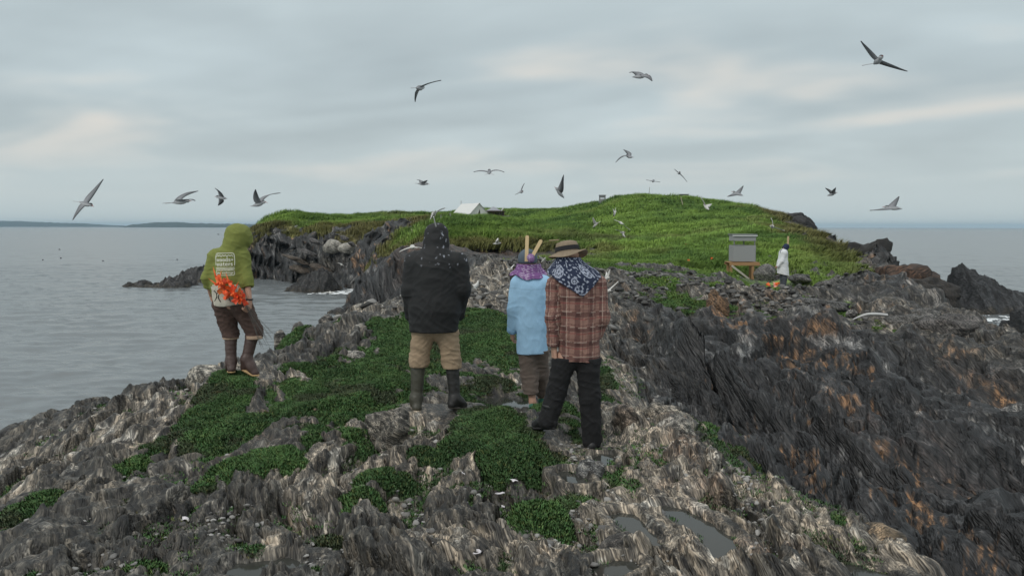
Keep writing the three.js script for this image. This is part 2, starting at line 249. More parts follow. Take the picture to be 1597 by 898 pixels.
function poolAt(x, z) {
  let best = null, bd = 1e9;
  for (const p of POOLS) for (let i = 0; i + 1 < p.at.length; i++) {
    const a = p.at[i], b = p.at[i + 1], dx = b.x - a.x, dz = b.z - a.z, t = clamp(((x - a.x) * dx + (z - a.z) * dz) / (dx * dx + dz * dz + 1e-9)), q = Math.hypot(x - a.x - t * dx, z - a.z - t * dz) / p.r;
    if (q < bd) { bd = q; best = p; }
  }
  return [best, bd];
}
const FEET = [];                                // level spots where somebody stands: x, z, height, radius
const LEVEL = [[1156, 440, 37.4, 1.7], [1222, 452, 33, 1.2], [1222, 456, 31.2, .8]].map(([px, py, d, r]) => { const q = at(px, py, d); return [q.x, q.z, q.y, r]; });
const standing = (px, py, d, r = 0.16) => { const q = at(px, py, d); FEET.push([q.x, q.z, q.y, r]); return q; };
standing(356, 578, 8.75); standing(391, 586, 8.55); standing(648, 634, 7.6, .2); standing(716, 638, 7.55, .2); standing(833, 636, 8.1); standing(846, 634, 8.4); standing(851, 664, 6.95, .2); standing(924, 694, 6.75, .2);

const ridge = (x, y) => { const v = 1 - Math.abs(n2(x, y)) * 2.1; return v; };
// broken rock: every block of an irregular net has its own height and tilt; also how far the nearest joint is
const hsh = (i, j, k) => { let h = Math.imul(i, 374761393) + Math.imul(j, 668265263) + Math.imul(k, 1442695041); h = Math.imul(h ^ (h >>> 13), 1274126177); return ((h ^ (h >>> 16)) >>> 0) / 4294967296; };
const CELL = { v: 0, joint: 0, tone: 0 };
function blocks(x, y, k) {
  const X = Math.floor(x), Y = Math.floor(y); let b1 = 9, b2 = 9, ci = 0, cj = 0, cx = 0, cy = 0;
  for (let j = Y - 1; j <= Y + 1; j++) for (let i = X - 1; i <= X + 1; i++) {
    const px = i + 0.15 + 0.7 * hsh(i, j, k), py = j + 0.15 + 0.7 * hsh(i, j, k + 7), dx = x - px, dy = y - py, q = Math.max(Math.abs(dx) * 0.75 + Math.abs(dy) * 0.45, Math.abs(dy));
    if (q < b1) { b2 = b1; b1 = q; ci = i; cj = j; cx = dx; cy = dy; } else if (q < b2) b2 = q;
  }
  CELL.tone = hsh(ci, cj, k + 3);
  CELL.v = (hsh(ci, cj, k + 1) - 0.5) + cx * (hsh(ci, cj, k + 4) - 0.35) * 1.1 + cy * (hsh(ci, cj, k + 5) - 0.5) * 0.8; CELL.joint = 1 - sm(b2 - b1, 0, 0.13); return CELL;
}
const out = { h: 0, green: 0, rock: 0, dark: 0, s: 0, t: 0, peat: 0 };
function land(x, z) {
  const a = Math.atan2(x, -z), D = Math.hypot(x, z), l = Math.log(D), d = -z;
  let b = look(0, a, l); const g = look(1, a, l), dk = clamp(look(2, a, l));
  const low = EYE - 3.4; if (b < low && D > 9) b -= (low - b) * 0.5 * sm(D, 9, 14);
  const near = 1 - sm(D, 14, 30), far = sm(D, 9, 32), vfar = sm(D, 30, 60);
  const w1 = n2(x * 0.33 + 4, d * 0.33), w2 = n2(x * 1.1, d * 1.1 + 8), w3 = n2(x * 3.1 + 5, d * 3.1);
  const s = x + d * 0.17 + w1 * 0.75 + w2 * 0.16 + w3 * 0.035, t = d - x * 0.17;
  // beds of slate on edge: ribs that run away from the eye, steep on one side
  let R = 0;
  const r1 = ridge(s / 0.95, t / 9), r0 = 0;
  const lump = n2(x * 1.35 + 20, d * 1.35), lump2 = n2(x * 3.4, d * 3.4 + 30), lump3 = n2(x * 8.2, d * 8.2 + 3), lump4 = n2(x * 19, d * 19);
  const breakup = sm(n2(x * 0.7 + 40, d * 0.5), -0.35, 0.35);
  const terr = (v) => { const f = Math.floor(v), q = v - f; return f + sm(q, 0.55, 1); };
  const bl = (n) => Math.pow(Math.abs(n) * 1.4, 0.62);                       // rounded ribs with sharp clefts between
  const f2 = 1 - sm(D, 50, 110), f3 = 1 - sm(D, 22, 50), f4 = 1 - sm(D, 10, 24), f5 = 1 - sm(D, 4.5, 11);
  const jog = n2(x * 0.9 + 14, d * 0.9) * 0.22;                                // beds step sideways where the rock is broken
  const b2 = bl(n2((s + jog) / 0.40 + 7, t / 6 + 3)), b3 = bl(n2((s + jog) / 0.165 + 3, t / 3.3)), b4 = bl(n2(s / 0.07 + lump2 * 0.5, t / 1.8)), b5 = bl(n2(s / 0.033 + 5 + lump3 * 0.4, t / 0.9)), b6 = bl(n2(x * 2.6 + 12, d * 1.5 + w2 * 2)), b7 = bl(n2(x * 8.5 + 31, d * 4));
  R += (0.5 * r1 - 0.2) * 0.12 + lump * 0.065 + terr(n2(s / 0.8 + 3, t / 2.2) * 3.0 + lump2 * 0.6) * 0.05 + mix(0.55, 1.2, breakup) * ((b2 - 0.5) * 0.075 * f2 + (b3 - 0.5) * 0.045 * f3) + (b4 - 0.5) * 0.031 * f4 + (b5 - 0.5) * 0.014 * f5 + (b6 - 0.5) * 0.06 * (1.15 - breakup) * f3 + (b7 - 0.5) * 0.022 * f4 + lump2 * 0.025 + lump3 * 0.012 * f4;
  const amp = 0.92 - 0.45 * dk;
  R *= amp;
  R *= 1 - clamp(g * 1.3 - 0.3) * vfar; if (far > 0) R += far * (1 - clamp(g * 1.2 - 0.2) * vfar) * ((ridge(s / 3.1 + 2, t / 9) - 0.35) * 0.34 + (ridge(s / 1.3, t / 4 + 5) - 0.35) * 0.2 + n2(x * 0.45, d * 0.45) * 0.3 + (ridge(x * 0.9 + b * 0.6, d * 0.9) - 0.4) * 0.22) * (0.35 + 0.85 * dk);
  if (vfar > 0) R += vfar * (n2(x * 0.16 + 3, d * 0.16) * 0.7 + (ridge(x * 0.3, d * 0.3 + b * 0.5) - 0.4) * 0.55 + (ridge(x * 0.8 + b, d * 0.8) - 0.4) * 0.3) * clamp(1.15 - g * 1.1) ;
  {
    const jx = s + lump2 * 0.10 + lump3 * 0.03, jt = t + lump * 0.3 + lump2 * 0.15; let tone = 0, jt0 = 0;
    if (D < 45) { const c = blocks(jx / 0.42 + 11, jt / 1.25, 1), w = f2 * (0.7 + 0.6 * dk); R += w * (c.v * 0.13 - c.joint * 0.035); tone += (c.tone - 0.5) * 0.6; jt0 = c.joint; }
    if (D < 22) { const c = blocks(jx / 0.15 + lump3 * 0.3, jt / 0.40 + 5, 2), w = f3 * sm(breakup + lump2, -0.1, 0.7); R += w * (c.v * 0.05 - c.joint * 0.015); tone += (c.tone - 0.5) * 0.5 * w; jt0 = Math.max(jt0, c.joint * w); }
    if (D < 11) { const c = blocks(jx / 0.055, jt / 0.13 + 9, 3), w = 1 - sm(D, 6, 11); R += w * (c.v * 0.014 - c.joint * 0.004); tone += (c.tone - 0.5) * 0.35 * w; }
    const wet = sm(dk, 0.35, 0.85) * sm(D, 5, 8);
    if (far > 0 || wet > 0) { const c = blocks(s / 1.5 + 3, t / 3.6 + b * 0.3, 4), w = Math.max(far * (0.4 + 0.7 * dk), wet) * (1 - clamp(g * 1.2 - 0.2) * vfar) * (1 + vfar); R += w * (c.v * 0.42 - c.joint * 0.05); tone += (c.tone - 0.5) * 0.6 * Math.max(far, wet); const e = blocks(s / 0.6 + 31, t / 1.3 + b, 5); R += w * (e.v * 0.16 - e.joint * 0.03); tone += (e.tone - 0.5) * 0.5 * Math.max(far, wet); }
    out.tone = tone; out.joint = jt0;
  }
  if (dk > 0.25 && D > 5) { const e = sm(dk, 0.25, 0.85) * (1 - vfar); for (const [L, A, o] of [[2.6, 0.42, 3], [0.95, 0.17, 8]]) { const v = s / L + n2(s / L * 0.4 + o, t / (L * 3.5)) * 0.9 + o, f = v - Math.floor(v), m = 0.35 + 0.65 * sm(n2(Math.floor(v) * 7.3 + o, t / (L * 1.6)), -0.3, 0.3); R += e * A * m * (f < 0.16 ? f / 0.16 : (1 - f) / 0.84) - e * A * 0.25; } }
  if (dk > 0.3 && D > 5) { const e = sm(dk, 0.3, 0.9) * (1 - vfar); R += e * (terr(n2(s / 1.7 + 30, t / 6.5) * 4.2 + lump * 0.4) * 0.15 + (bl(n2(s / 0.85 + 60, t / 8 + b * 0.4)) - 0.5) * 0.18 + (bl(n2(x * 1.1 + 25, d * 0.8)) - 0.5) * 0.1); }
  if (D > 43 && D < 69) R *= 1 - 0.8 * peatAt(x, z);
  const rockH = b + R - 0.25 * vfar * clamp(g);
  // turf and moss lie in between
  const m = Math.max(D < 32 ? turfAt(x, z) : -1, -1), gm = mix(m, (g - 0.5) * 1.6, sm(D, 13, 26));
  const edge = -0.12 + n2(x * 2.1 + 9, d * 2.1) * 0.5 + n2(x * 6, d * 6) * 0.34 + n2(x * 15, d * 15) * 0.18;
  const cover = gm + edge * mix(1, 0.5, sm(D, 20, 45));
  let turfH = b - 0.085 + 0.2 * clamp(cover, -1.2, 0.85) * (1 + far * 0.5) * (1 - vfar * 0.6) + (n2(x * 1.1 + 3, d * 1.1) * 0.05 + n2(x * 4.2, d * 4.2) * 0.024 + n2(x * 11, d * 11) * 0.009) + far * n2(x * 0.3, d * 0.3 + 6) * 0.16 + far * (1 - vfar) * 0.22 * sm(g, 0.3, 0.75) + vfar * (0.12 + n2(x * 0.09, d * 0.09) * 0.3);
  if (cover < -0.35) turfH = rockH - 1;
  let h, green;
  const k = 0.03 + 0.1 * far, q = clamp(0.5 + (turfH - rockH) / k * 0.5); h = mix(rockH, turfH, q) + k * q * (1 - q) * 0.5; green = q;
  if (D < 13) {
    const [p, pd] = poolAt(x, z);
    const wob = pd + n2(x * 7, d * 7) * 0.35 + n2(x * 17, d * 17) * 0.15;
    if (wob < 1.9) { const f = 1 - sm(wob, 0.8, 1.9); h = mix(h, p.level - 0.03 + Math.max(0, wob - 0.75) * 0.05, f); green *= 1 - f; }
    if (wob > 1.0 && wob < 2.6) h = Math.max(h, p.level + Math.min(wob - 1.0, 0.5) * 0.09 - sm(wob, 1.9, 2.6) * 0.3);
    for (const [fx, fz, fh, fr] of FEET) { const q2 = Math.hypot(x - fx, z - fz); if (q2 < fr * 2.4) h = mix(h, fh - 0.012, 1 - sm(q2, fr, fr * 2.4)); }
  }
  if (D > 28 && D < 44) for (const [fx, fz, fh, fr] of LEVEL) { const q2 = Math.hypot(x - fx, z - fz); if (q2 < fr * 2) h = mix(h, fh + (h - fh) * 0.2, 1 - sm(q2, fr, fr * 2)); }
  out.h = h; out.green = green; out.dark = dk; out.s = s; out.t = t; out.g = g; out.b = b; out.D = D; out.su = x + d * 0.17 + w1 * 0.3 + w2 * 0.03; out.far = far; out.vfar = vfar; out.lump = lump; out.breakup = breakup;
  return h;
}
function landColour(x, z, o, c) {
  const d = -z, { D } = o, s = o.s + o.h * 0.35, t = o.t - o.h * 0.9;
  const q1 = n2(s * 3.2, t * 0.12), q2 = n2(s * 10 + o.lump, t * 0.3), q3 = n2(s * 30 + 4, t * 0.8), q4 = n2(s * 85, t * 2.2);
  const band = q1 * 0.4 + q2 * 0.45 + q3 * 0.5 + q4 * 0.4, H = o.h, blot = n2(x * 2.3 + 50, d * 2.3) * 0.6 + n3(x * 5, H * 5, d * 5) * 0.6 + o.tone * 0.5, fs = 27 / Math.max(1, D / 7), fine = n3(x * fs, H * fs, d * fs), grit = n3(x * fs * 2.3 + 9, H * fs * 2.3, d * fs * 2.3);
  let r = mix3([0.026, 0.024, 0.020], [0.43, 0.38, 0.315], clamp(0.40 + band * 0.8 + blot * 0.35 + fine * 0.25 + grit * 0.25));
  // black lichen and peaty crust everywhere but on the bare ribs
  const crust = sm(0.64 - bareAt(x, z) * 1.15 + q1 * 0.35 + q2 * 0.4 + blot * 0.3 + fine * 0.25, 0.12, 0.52); r = mix3(r, mix3([0.018, 0.017, 0.015], [0.075, 0.072, 0.063], clamp(0.4 + q3 * 0.8 + fine * 0.6 + grit * 0.4)), crust * 0.86);
  // lichen, pale
  const lich = sm(n2(x * 5.5 + 70, d * 5.5) + fine * 0.45 + grit * 0.3, 0.32, 0.62); r = mix3(r, [0.46, 0.45, 0.42], lich * 0.75 * (1 - crust * 0.7));
  // rust along some beds
  const ru = rustAt(x, z), rust = sm(n2(s * 1.3 + 30, t * 0.32) * 0.7 + n2(x * 4, d * 4 + 60) * 0.5 + ru * 0.7, 0.38, 0.85); r = mix3(r, [0.24 + fine * 0.1, 0.15 + fine * 0.06, 0.10 + fine * 0.04], rust * clamp(0.4 + fine * 0.5 + grit * 0.4) * 0.8);
  // black wet rock and algae on the gully side and the shore
  const dk = sm(o.dark + blot * 0.22 + band * 0.2, 0.3, 0.85);
  let w = mix3([0.009, 0.0095, 0.011], [0.066, 0.069, 0.075], clamp(0.26 + band * 0.45 + fine * 0.5 + grit * 0.45 + o.tone * 0.4));
  const ochre = sm(ru * 0.62 + n2(s * 0.9 + 13, t * 0.22) * 0.7 + n3(x * 1.7, H * 2.5, d * 1.7 + 20) * 0.75 + fine * 0.8 + grit * 0.4, 0.5, 0.85); w = mix3(w, [0.25, 0.14, 0.066], ochre * 0.8);
  const red = sm(n2(s * 0.5 + 83, t * 0.15) + blot * 0.4, 0.4, 0.8); w = mix3(w, [0.06, 0.042, 0.036], red * clamp(0.35 + fine * 0.5));
  const pale = sm(n2(s * 1.6 + 90, t * 0.3) + o.tone * 0.8 + fine * 0.6 + grit * 0.4, 0.5, 1.0); w = mix3(w, [0.24, 0.245, 0.25], pale * 0.8);
  r = mix3(r, w, dk);
  if (o.peat > 0) r = mix3(r, mix3([0.03, 0.022, 0.017], [0.06, 0.035, 0.024], clamp(0.5 + fine + blot)), o.peat);
  // green
  const gn = n2(x * 0.9 + 5, d * 0.9) * 0.6 + n2(x * 3.2, d * 3.2) * 0.5 + fine * 0.25;
  let m = mix3([0.03, 0.07, 0.024], [0.07, 0.15, 0.045], clamp(0.45 + gn * 0.7));
  const scrub = sm(n2(x * 1.4 + 33, d * 1.4) + n2(x * 4, d * 4) * 0.6, 0.22, 0.6); m = mix3(m, [0.045, 0.055, 0.034], scrub * 0.7);
  let hillc = mix3([0.075, 0.15, 0.024], [0.20, 0.32, 0.05], clamp(0.5 + n2(x * 0.13, d * 0.13) * 0.7 + n2(x * 0.6, d * 0.5) * 0.4));
  const dry = sm(n2(x * 0.085 + 8, d * 0.11) + n2(x * 0.5, d * 0.5) * 0.35, 0.25, 0.75); hillc = mix3(hillc, [0.16, 0.15, 0.055], dry * 0.5);
  const fringe = (1 - sm(o.g + n2(x * .4, d * .4) * .15, 0.66, 0.88)) * o.vfar; hillc = mix3(hillc, [0.15, 0.10, 0.045], fringe * 0.7);
  m = mix3(m, hillc, sm(D, 18, 40));
  const q = sm(o.green, 0.3, 0.75);
  c[0] = mix(r[0], m[0], q); c[1] = mix(r[1], m[1], q); c[2] = mix(r[2], m[2], q);
}
const peatAt = (x, z) => { const a = Math.atan2(x, -z) , D = Math.hypot(x, z); return sm(a, -0.17, -0.12) * (1 - sm(a, 0.06, 0.12)) * sm(D, 44, 50) * (1 - sm(D, 62, 68)); };

// fine grain of the rock: thin beds, specks and hairline relief, 1.6 m to a tile
function rockGrain() {
  const N = 1024, px = new Uint8Array(N * N * 4), bp = new Uint8Array(N * N * 4);
  const w = (x, y, fx, fy, o) => { const X = x * fx, Y = y * fy, q = (i, j) => { const k = PERM[(PERM[((i % fx) + fx + o) & 255] + ((j % fy) + fy)) & 255]; return k; }; const xi = Math.floor(X), yi = Math.floor(Y), u = X - xi, v = Y - yi, g = (i, j, dx, dy) => { const k = q(i, j); return G2X[k] * dx + G2Y[k] * dy; }; const a = fade(u), b = fade(v); return mix(mix(g(xi, yi, u, v), g(xi + 1, yi, u - 1, v), a), mix(g(xi, yi + 1, u, v - 1), g(xi + 1, yi + 1, u - 1, v - 1), a), b); };
  for (let j = 0; j < N; j++) for (let i = 0; i < N; i++) {
    const x = i / N, y = j / N, wr = w(x, y, 5, 4, 3) * 0.014 + w(x, y, 17, 11, 9) * 0.006 + w(x, y, 60, 50, 21) * 0.0025, X = x + wr;
    const a = w(X, y, 22, 5, 1), b = w(X, y, 56, 16, 5), c = w(X, y, 130, 60, 7), gx = w(x, y, 9, 26, 23), d = w(x, y, 120, 110, 11), e = w(x, y, 230, 220, 13), f = w(x, y, 30, 26, 17);
    const tone = 0.62 + a * 0.18 + b * 0.15 + c * 0.11 + d * 0.26 + e * 0.28 + f * 0.16 + (d + f > 0.55 ? 0.3 : 0) - (d - f > 0.6 ? 0.22 : 0), o = (j * N + i) * 4;
    const v = clamp(tone, 0.12, 1.0) * 255; px[o] = v; px[o + 1] = v * (0.985 - 0.03 * clamp(f)); px[o + 2] = v * (0.96 - 0.06 * clamp(f)); px[o + 3] = 255;
    const r = (n, p) => Math.pow(Math.min(1, Math.abs(n) * 1.5), p);
    const hgt = 0.26 * r(a, 0.6) + 0.18 * r(b, 0.6) + 0.22 * r(f, 0.4) + 0.14 * r(gx, 0.35) + 0.08 * r(c, 0.7) + 0.12 * (d + 0.5) + 0.10 * (e + 0.5); const hv = clamp(hgt * 1.15) * 255; bp[o] = bp[o + 1] = bp[o + 2] = hv; bp[o + 3] = 255;
  }
  const T = (q, srgb) => { const t = new THREE.DataTexture(q, N, N, THREE.RGBAFormat); t.wrapS = t.wrapT = THREE.RepeatWrapping; t.magFilter = THREE.LinearFilter; t.minFilter = THREE.LinearMipmapLinearFilter; t.generateMipmaps = true; if (srgb) t.colorSpace = THREE.SRGBColorSpace; t.needsUpdate = true; return t; };
  return [T(px, true), T(bp, false)];
}
const [GRAIN, RELIEF] = rockGrain();
function landSheet(name, a0, a1, na, rows, label, tile, relief) {
  const nr = rows.length, pos = new Float32Array(na * nr * 3), col = new Float32Array(na * nr * 3), uv = new Float32Array(na * nr * 2), idx = new Uint32Array((na - 1) * (nr - 1) * 6), c = [0, 0, 0];
  for (let j = 0; j < nr; j++) for (let i = 0; i < na; i++) {
    const a = mix(a0, a1, i / (na - 1)), x = Math.sin(a) * rows[j], z = -Math.cos(a) * rows[j], o = (j * na + i) * 3;
    pos[o] = x; pos[o + 1] = land(x, z); pos[o + 2] = z;
    { if (rows[j] > 40) { const q = (1 - out.green) * sm(rows[j], 40, 60), bd = out.h * 1.25 + x * 0.35, w = n2(bd, x * 0.12 + 3) * 0.9 + n2(bd * 2.7, x * 0.4) * 0.45; pos[o + 2] += w * q; pos[o] += w * q * 0.5; }
    const q = (1 - out.green) * clamp(rows[j] / 30, 0.22, 2), fq = 2.6 / clamp(rows[j] / 12, 0.7, 4), H = out.h; pos[o] += n3(x * fq, H * fq * 1.6, z * fq) * 0.11 * q + n3(x * fq * 2.7, H * fq * 4, z * fq * 2.7 + 4) * 0.07 * q; pos[o + 2] += n3(x * fq + 40, H * fq * 1.6, z * fq) * 0.10 * q + n3(x * fq * 2.7 + 17, H * fq * 4, z * fq * 2.7) * 0.06 * q; }
    out.peat = peatAt(x, z) * (1 - out.green);
    landColour(x, z, out, c); col[o] = c[0] * 1.98; col[o + 1] = c[1] * 1.98; col[o + 2] = c[2] * 1.98;
    { const k = tile; uv[(j * na + i) * 2] = (out.su + out.h * 0.16) / k; uv[(j * na + i) * 2 + 1] = (out.t - out.h * 1.1) / k; }
  }
  let k = 0;
  for (let j = 0; j < nr - 1; j++) for (let i = 0; i < na - 1; i++) {
    const p = j * na + i;
    if (pos[p * 3 + 1] < -1.2 && pos[(p + 1) * 3 + 1] < -1.2 && pos[(p + na) * 3 + 1] < -1.2 && pos[(p + na + 1) * 3 + 1] < -1.2) continue;   // deep under water
    idx[k++] = p; idx[k++] = p + 1; idx[k++] = p + na; idx[k++] = p + 1; idx[k++] = p + na + 1; idx[k++] = p + na;
  }
  const g = new THREE.BufferGeometry();
  g.setAttribute('position', new THREE.BufferAttribute(pos, 3)); g.setAttribute('color', new THREE.BufferAttribute(col, 3)); g.setAttribute('uv', new THREE.BufferAttribute(uv, 2));
  g.setIndex(new THREE.BufferAttribute(idx.slice(0, k), 1)); g.computeVertexNormals();
  const m = structure(name, g, vcol(0.55, { map: GRAIN, bumpMap: RELIEF, bumpScale: relief })); m.userData.label = label; return m;
}
const rowsBetween = (a, b, n) => Array.from({ length: n }, (_, i) => a * Math.pow(b / a, i / (n - 1)));
const RN = rowsBetween(1.3, 3.1, 24).slice(0, -1).concat(rowsBetween(3.1, 12, 400).slice(0, -1), rowsBetween(12, 30, 210).slice(0, -1), rowsBetween(30, 56, 110).slice(0, -1), rowsBetween(56, 86, 150).slice(0, -1), rowsBetween(86, 260, 90));
const cutAt = (r) => RN.findIndex((q) => q >= r), n1 = cutAt(10.5), n2r = cutAt(31);
landSheet('ground', -0.92, 0.92, 1150, RN.slice(0, n1 + 1), 'near slate headland with green turf where the people stand', 1.9, 0.016);
landSheet('ground', -0.92, 0.92, 1150, RN.slice(n1, n2r + 1), 'stony neck of land and the dark rock wall of the gully behind the people', 4.2, 0.05);
landSheet('ground', -0.92, 0.92, 1150, RN.slice(n2r), 'grassy island with a dark rock cliff beyond the neck', 11, 0.11);

// the sea
const seaH = (x, z) => {
  const D = Math.hypot(x, z), f = 1 - sm(D, 60, 420) * 0.8;
  return f * (n2(x * 0.16 + z * 0.05, z * 0.42) * 0.09 + n2(x * 0.5 + 3, z * 1.1 + x * 0.2) * 0.06 + n2(x * 1.25, z * 2.5 + 7) * 0.032 + n2(x * 2.9, z * 5.3) * 0.014);
};
{
  const rows = rowsBetween(9, 120, 420).slice(0, -1).concat(rowsBetween(120, 700, 110).slice(0, -1), rowsBetween(700, 9500, 24)), na = 560, nr = rows.length, pos = new Float32Array(na * nr * 3), uv = new Float32Array(na * nr * 2), idx = [];
  for (let j = 0; j < nr; j++) for (let i = 0; i < na; i++) {
    const a = mix(-0.95, 0.95, i / (na - 1)), x = Math.sin(a) * rows[j], z = -Math.cos(a) * rows[j], o = j * na + i;
    pos[o * 3] = x; pos[o * 3 + 1] = seaH(x, z); pos[o * 3 + 2] = z; uv[o * 2] = x; uv[o * 2 + 1] = z;
  }
  for (let j = 0; j < nr - 1; j++) for (let i = 0; i < na - 1; i++) { const p = j * na + i; idx.push(p, p + 1, p + na, p + 1, p + na + 1, p + na); }
  const g = new THREE.BufferGeometry(); g.setAttribute('position', new THREE.BufferAttribute(pos, 3)); g.setAttribute('uv', new THREE.BufferAttribute(uv, 2)); g.setIndex(idx); g.computeVertexNormals();
  const m = structure('water', g, new THREE.MeshPhysicalMaterial({ color: new THREE.Color().setRGB(0.155, 0.17, 0.175), roughness: 0.24, ior: 1.33 }));
  m.userData.label = 'grey rippled sea under an overcast sky';
}

// ---------------------------------------------------------------- far shores, pools, single rocks, turf
function hillSheet(px0, px1, d, tops, label) {
  const n = 220, g = sheetHill(px0, px1, d, tops, n), m = structure('hills', g, std([0.028, 0.04, 0.03], 1)); m.userData.label = label; return m;
}
function sheetHill(px0, px1, d, tops, n) {
  const nj = 9, pos = [], idx = [], k = d / FPX;
  for (let j = 0; j < nj; j++) for (let i = 0; i <= n; i++) {
    const px = mix(px0, px1, i / n); let h = 0;
    for (let q = 0; q + 1 < tops.length; q++) if (px >= tops[q][0] && px <= tops[q + 1][0]) { const t = (px - tops[q][0]) / (tops[q + 1][0] - tops[q][0]); h = mix(tops[q][1], tops[q + 1][1], t * t * (3 - 2 * t)); }
    const v = j / (nj - 1), rise = Math.sin(Math.min(1, v * 1.6) * Math.PI / 2) * (v > 0.7 ? 1 - (v - 0.7) * 1.5 : 1);
    const y = (h * k + (n2(px * 0.5, j * 0.7) + n2(px * 0.16, 3.3 + j)) * 2.2 * (h > 1 ? 1 : 0.3)) * rise - (j === 0 ? 3 : 0);
    pos.push((px - W0 / 2) * k * (1 + v * 0.12), y, -d * (1 + v * 0.12));
  }
  for (let j = 0; j < nj - 1; j++) for (let i = 0; i < n; i++) { const a = j * (n + 1) + i; idx.push(a, a + 1, a + n + 1, a + 1, a + n + 2, a + n + 1); }
  const g = new THREE.BufferGeometry(); g.setAttribute('position', new THREE.Float32BufferAttribute(pos, 3)); g.setIndex(idx); g.computeVertexNormals(); return g;
}
hillSheet(-420, 205, 4600, [[-420, 9], [-100, 10], [20, 9.5], [120, 6], [190, 2.5], [205, 0]], 'long low blue-grey shore on the horizon at the far left');
hillSheet(188, 520, 3300, [[188, 0], [210, 5], [250, 8.5], [275, 9], [300, 7], [360, 6], [420, 5.5], [520, 4]], 'wooded blue-grey island on the horizon behind the hooded person in olive');

for (const p of POOLS) {
  const sh = [], n = 30, a = p.at[0], pos = [0, 0, 0], idx = [];
  const P = p.at.map((q) => V(q.x - a.x, 0, q.z - a.z)); const geos = [];
  // a flat sheet around the line of the hollow
  const ring = []; const rad = p.r * 1.45;
  for (let i = 0; i < P.length; i++) { const t = (P[Math.min(i + 1, P.length - 1)].clone().sub(P[Math.max(0, i - 1)])).normalize(); ring.push([P[i].clone().add(V(-t.z, 0, t.x).multiplyScalar(rad)), P[i].clone().sub(V(-t.z, 0, t.x).multiplyScalar(rad)), t]); }
  const outl = []; const t0 = ring[0][2], tn = ring[ring.length - 1][2];
  outl.push(P[0].clone().addScaledVector(t0, -rad)); ring.forEach((r) => outl.push(r[0])); outl.push(P[P.length - 1].clone().addScaledVector(tn, rad)); ring.slice().reverse().forEach((r) => outl.push(r[1]));
  const c = new THREE.CatmullRomCurve3(outl, true).getPoints(40); c.pop();
  const tri = THREE.ShapeUtils.triangulateShape(c.map((q) => new THREE.Vector2(q.x, -q.z)), []);
  const g = new THREE.BufferGeometry(); g.setAttribute('position', new THREE.Float32BufferAttribute(c.flatMap((q) => [q.x, 0, q.z]), 3)); g.setIndex(tri.flat()); g.computeVertexNormals();
  const m = structure('rain_pool', g, new THREE.MeshPhysicalMaterial({ color: new THREE.Color().setRGB(0.045, 0.046, 0.04), roughness: 0.05, ior: 1.33 }));
  m.position.set(a.x, p.level, a.z); m.userData.label = p.name;
}

// one boulder: an uneven lump with bedding
function rockGeo(seed, sx, sy, sz, sub = 4, rough = 0.28, tone = [0.3, 0.29, 0.27], bed = [0.2, 0.9, 0.3], spots = 0.5) {
  const g = mergeVertices(new THREE.IcosahedronGeometry(1, sub).deleteAttribute('uv').deleteAttribute('normal'), 1e-4), p = g.attributes.position, o = seed * 17.3, col = new Float32Array(p.count * 3);
  reseed(Math.floor(seed * 977) + 5); const planes = Array.from({ length: 16 }, () => { const u = rr(-1, 1), a = rr(0, 6.283), w = Math.sqrt(1 - u * u); return [Math.cos(a) * w, u, Math.sin(a) * w, rr(0.72, 1.02)]; });
  for (let i = 0; i < p.count; i++) {
    const x = p.getX(i), y = p.getY(i), z = p.getZ(i);
    const b = x * bed[0] + y * bed[1] + z * bed[2];
    let cut = 2; for (const [nx, ny, nz, nd] of planes) { const q = x * nx + y * ny + z * nz; if (q > 0.05) cut = Math.min(cut, nd / q); }
    let r = Math.min(cut, 1.12) + rough * (n3(x * 1.1 + o, y * 1.1, z * 1.1) * 0.9 + (0.5 - Math.abs(n3(x * 2.1, y * 2.1 + o, z * 2.1))) * 0.55 + n3(x * 5, y * 5, z * 5 + o) * 0.22 + (0.4 - Math.abs(n2(b * 5 + o, x * 1.2 + z))) * 0.32 + (0.4 - Math.abs(n2(b * 13 + o, (x - z) * 2.2))) * 0.12 + n3(x * 12, y * 12 + o, z * 12) * 0.07);
    p.setXYZ(i, x * r * sx, y * r * sy, z * r * sz);
    const v = n3(x * 3 + o, y * 3, z * 3) * 0.5 + n2(b * 9 + o, x * 2) * 0.5 + n3(x * 14, y * 14, z * 14 + o) * 0.4, l = sm(n3(x * 4 + 9, y * 4 + o, z * 4) + n3(x * 16, y * 16, z * 16) * 0.4, 0.2, 0.6) * spots;
    const c = mix3(tone.map((q) => q * clamp(0.85 + v * 0.9, 0.25, 1.6)), [0.5, 0.5, 0.47], l * 0.6);
    col[3 * i] = c[0]; col[3 * i + 1] = c[1]; col[3 * i + 2] = c[2];
  }
  g.setAttribute('color', new THREE.BufferAttribute(col.map((q) => q * 2), 3)); const uv = new Float32Array(p.count * 2), k = Math.max(1.2, (sx + sy) * .8); for (let i = 0; i < p.count; i++) { const x = p.getX(i), y = p.getY(i), z = p.getZ(i); uv[2 * i] = (x * (1 - bed[0]) + y * bed[1] + z * .3) / k + o; uv[2 * i + 1] = (z + x * .35 - y * .4) / k; } g.setAttribute('uv', new THREE.BufferAttribute(uv, 2)); g.computeVertexNormals(); return g;
}
const ROCKM = vcol(0.75, { map: GRAIN, bumpMap: RELIEF, bumpScale: 0.02 });
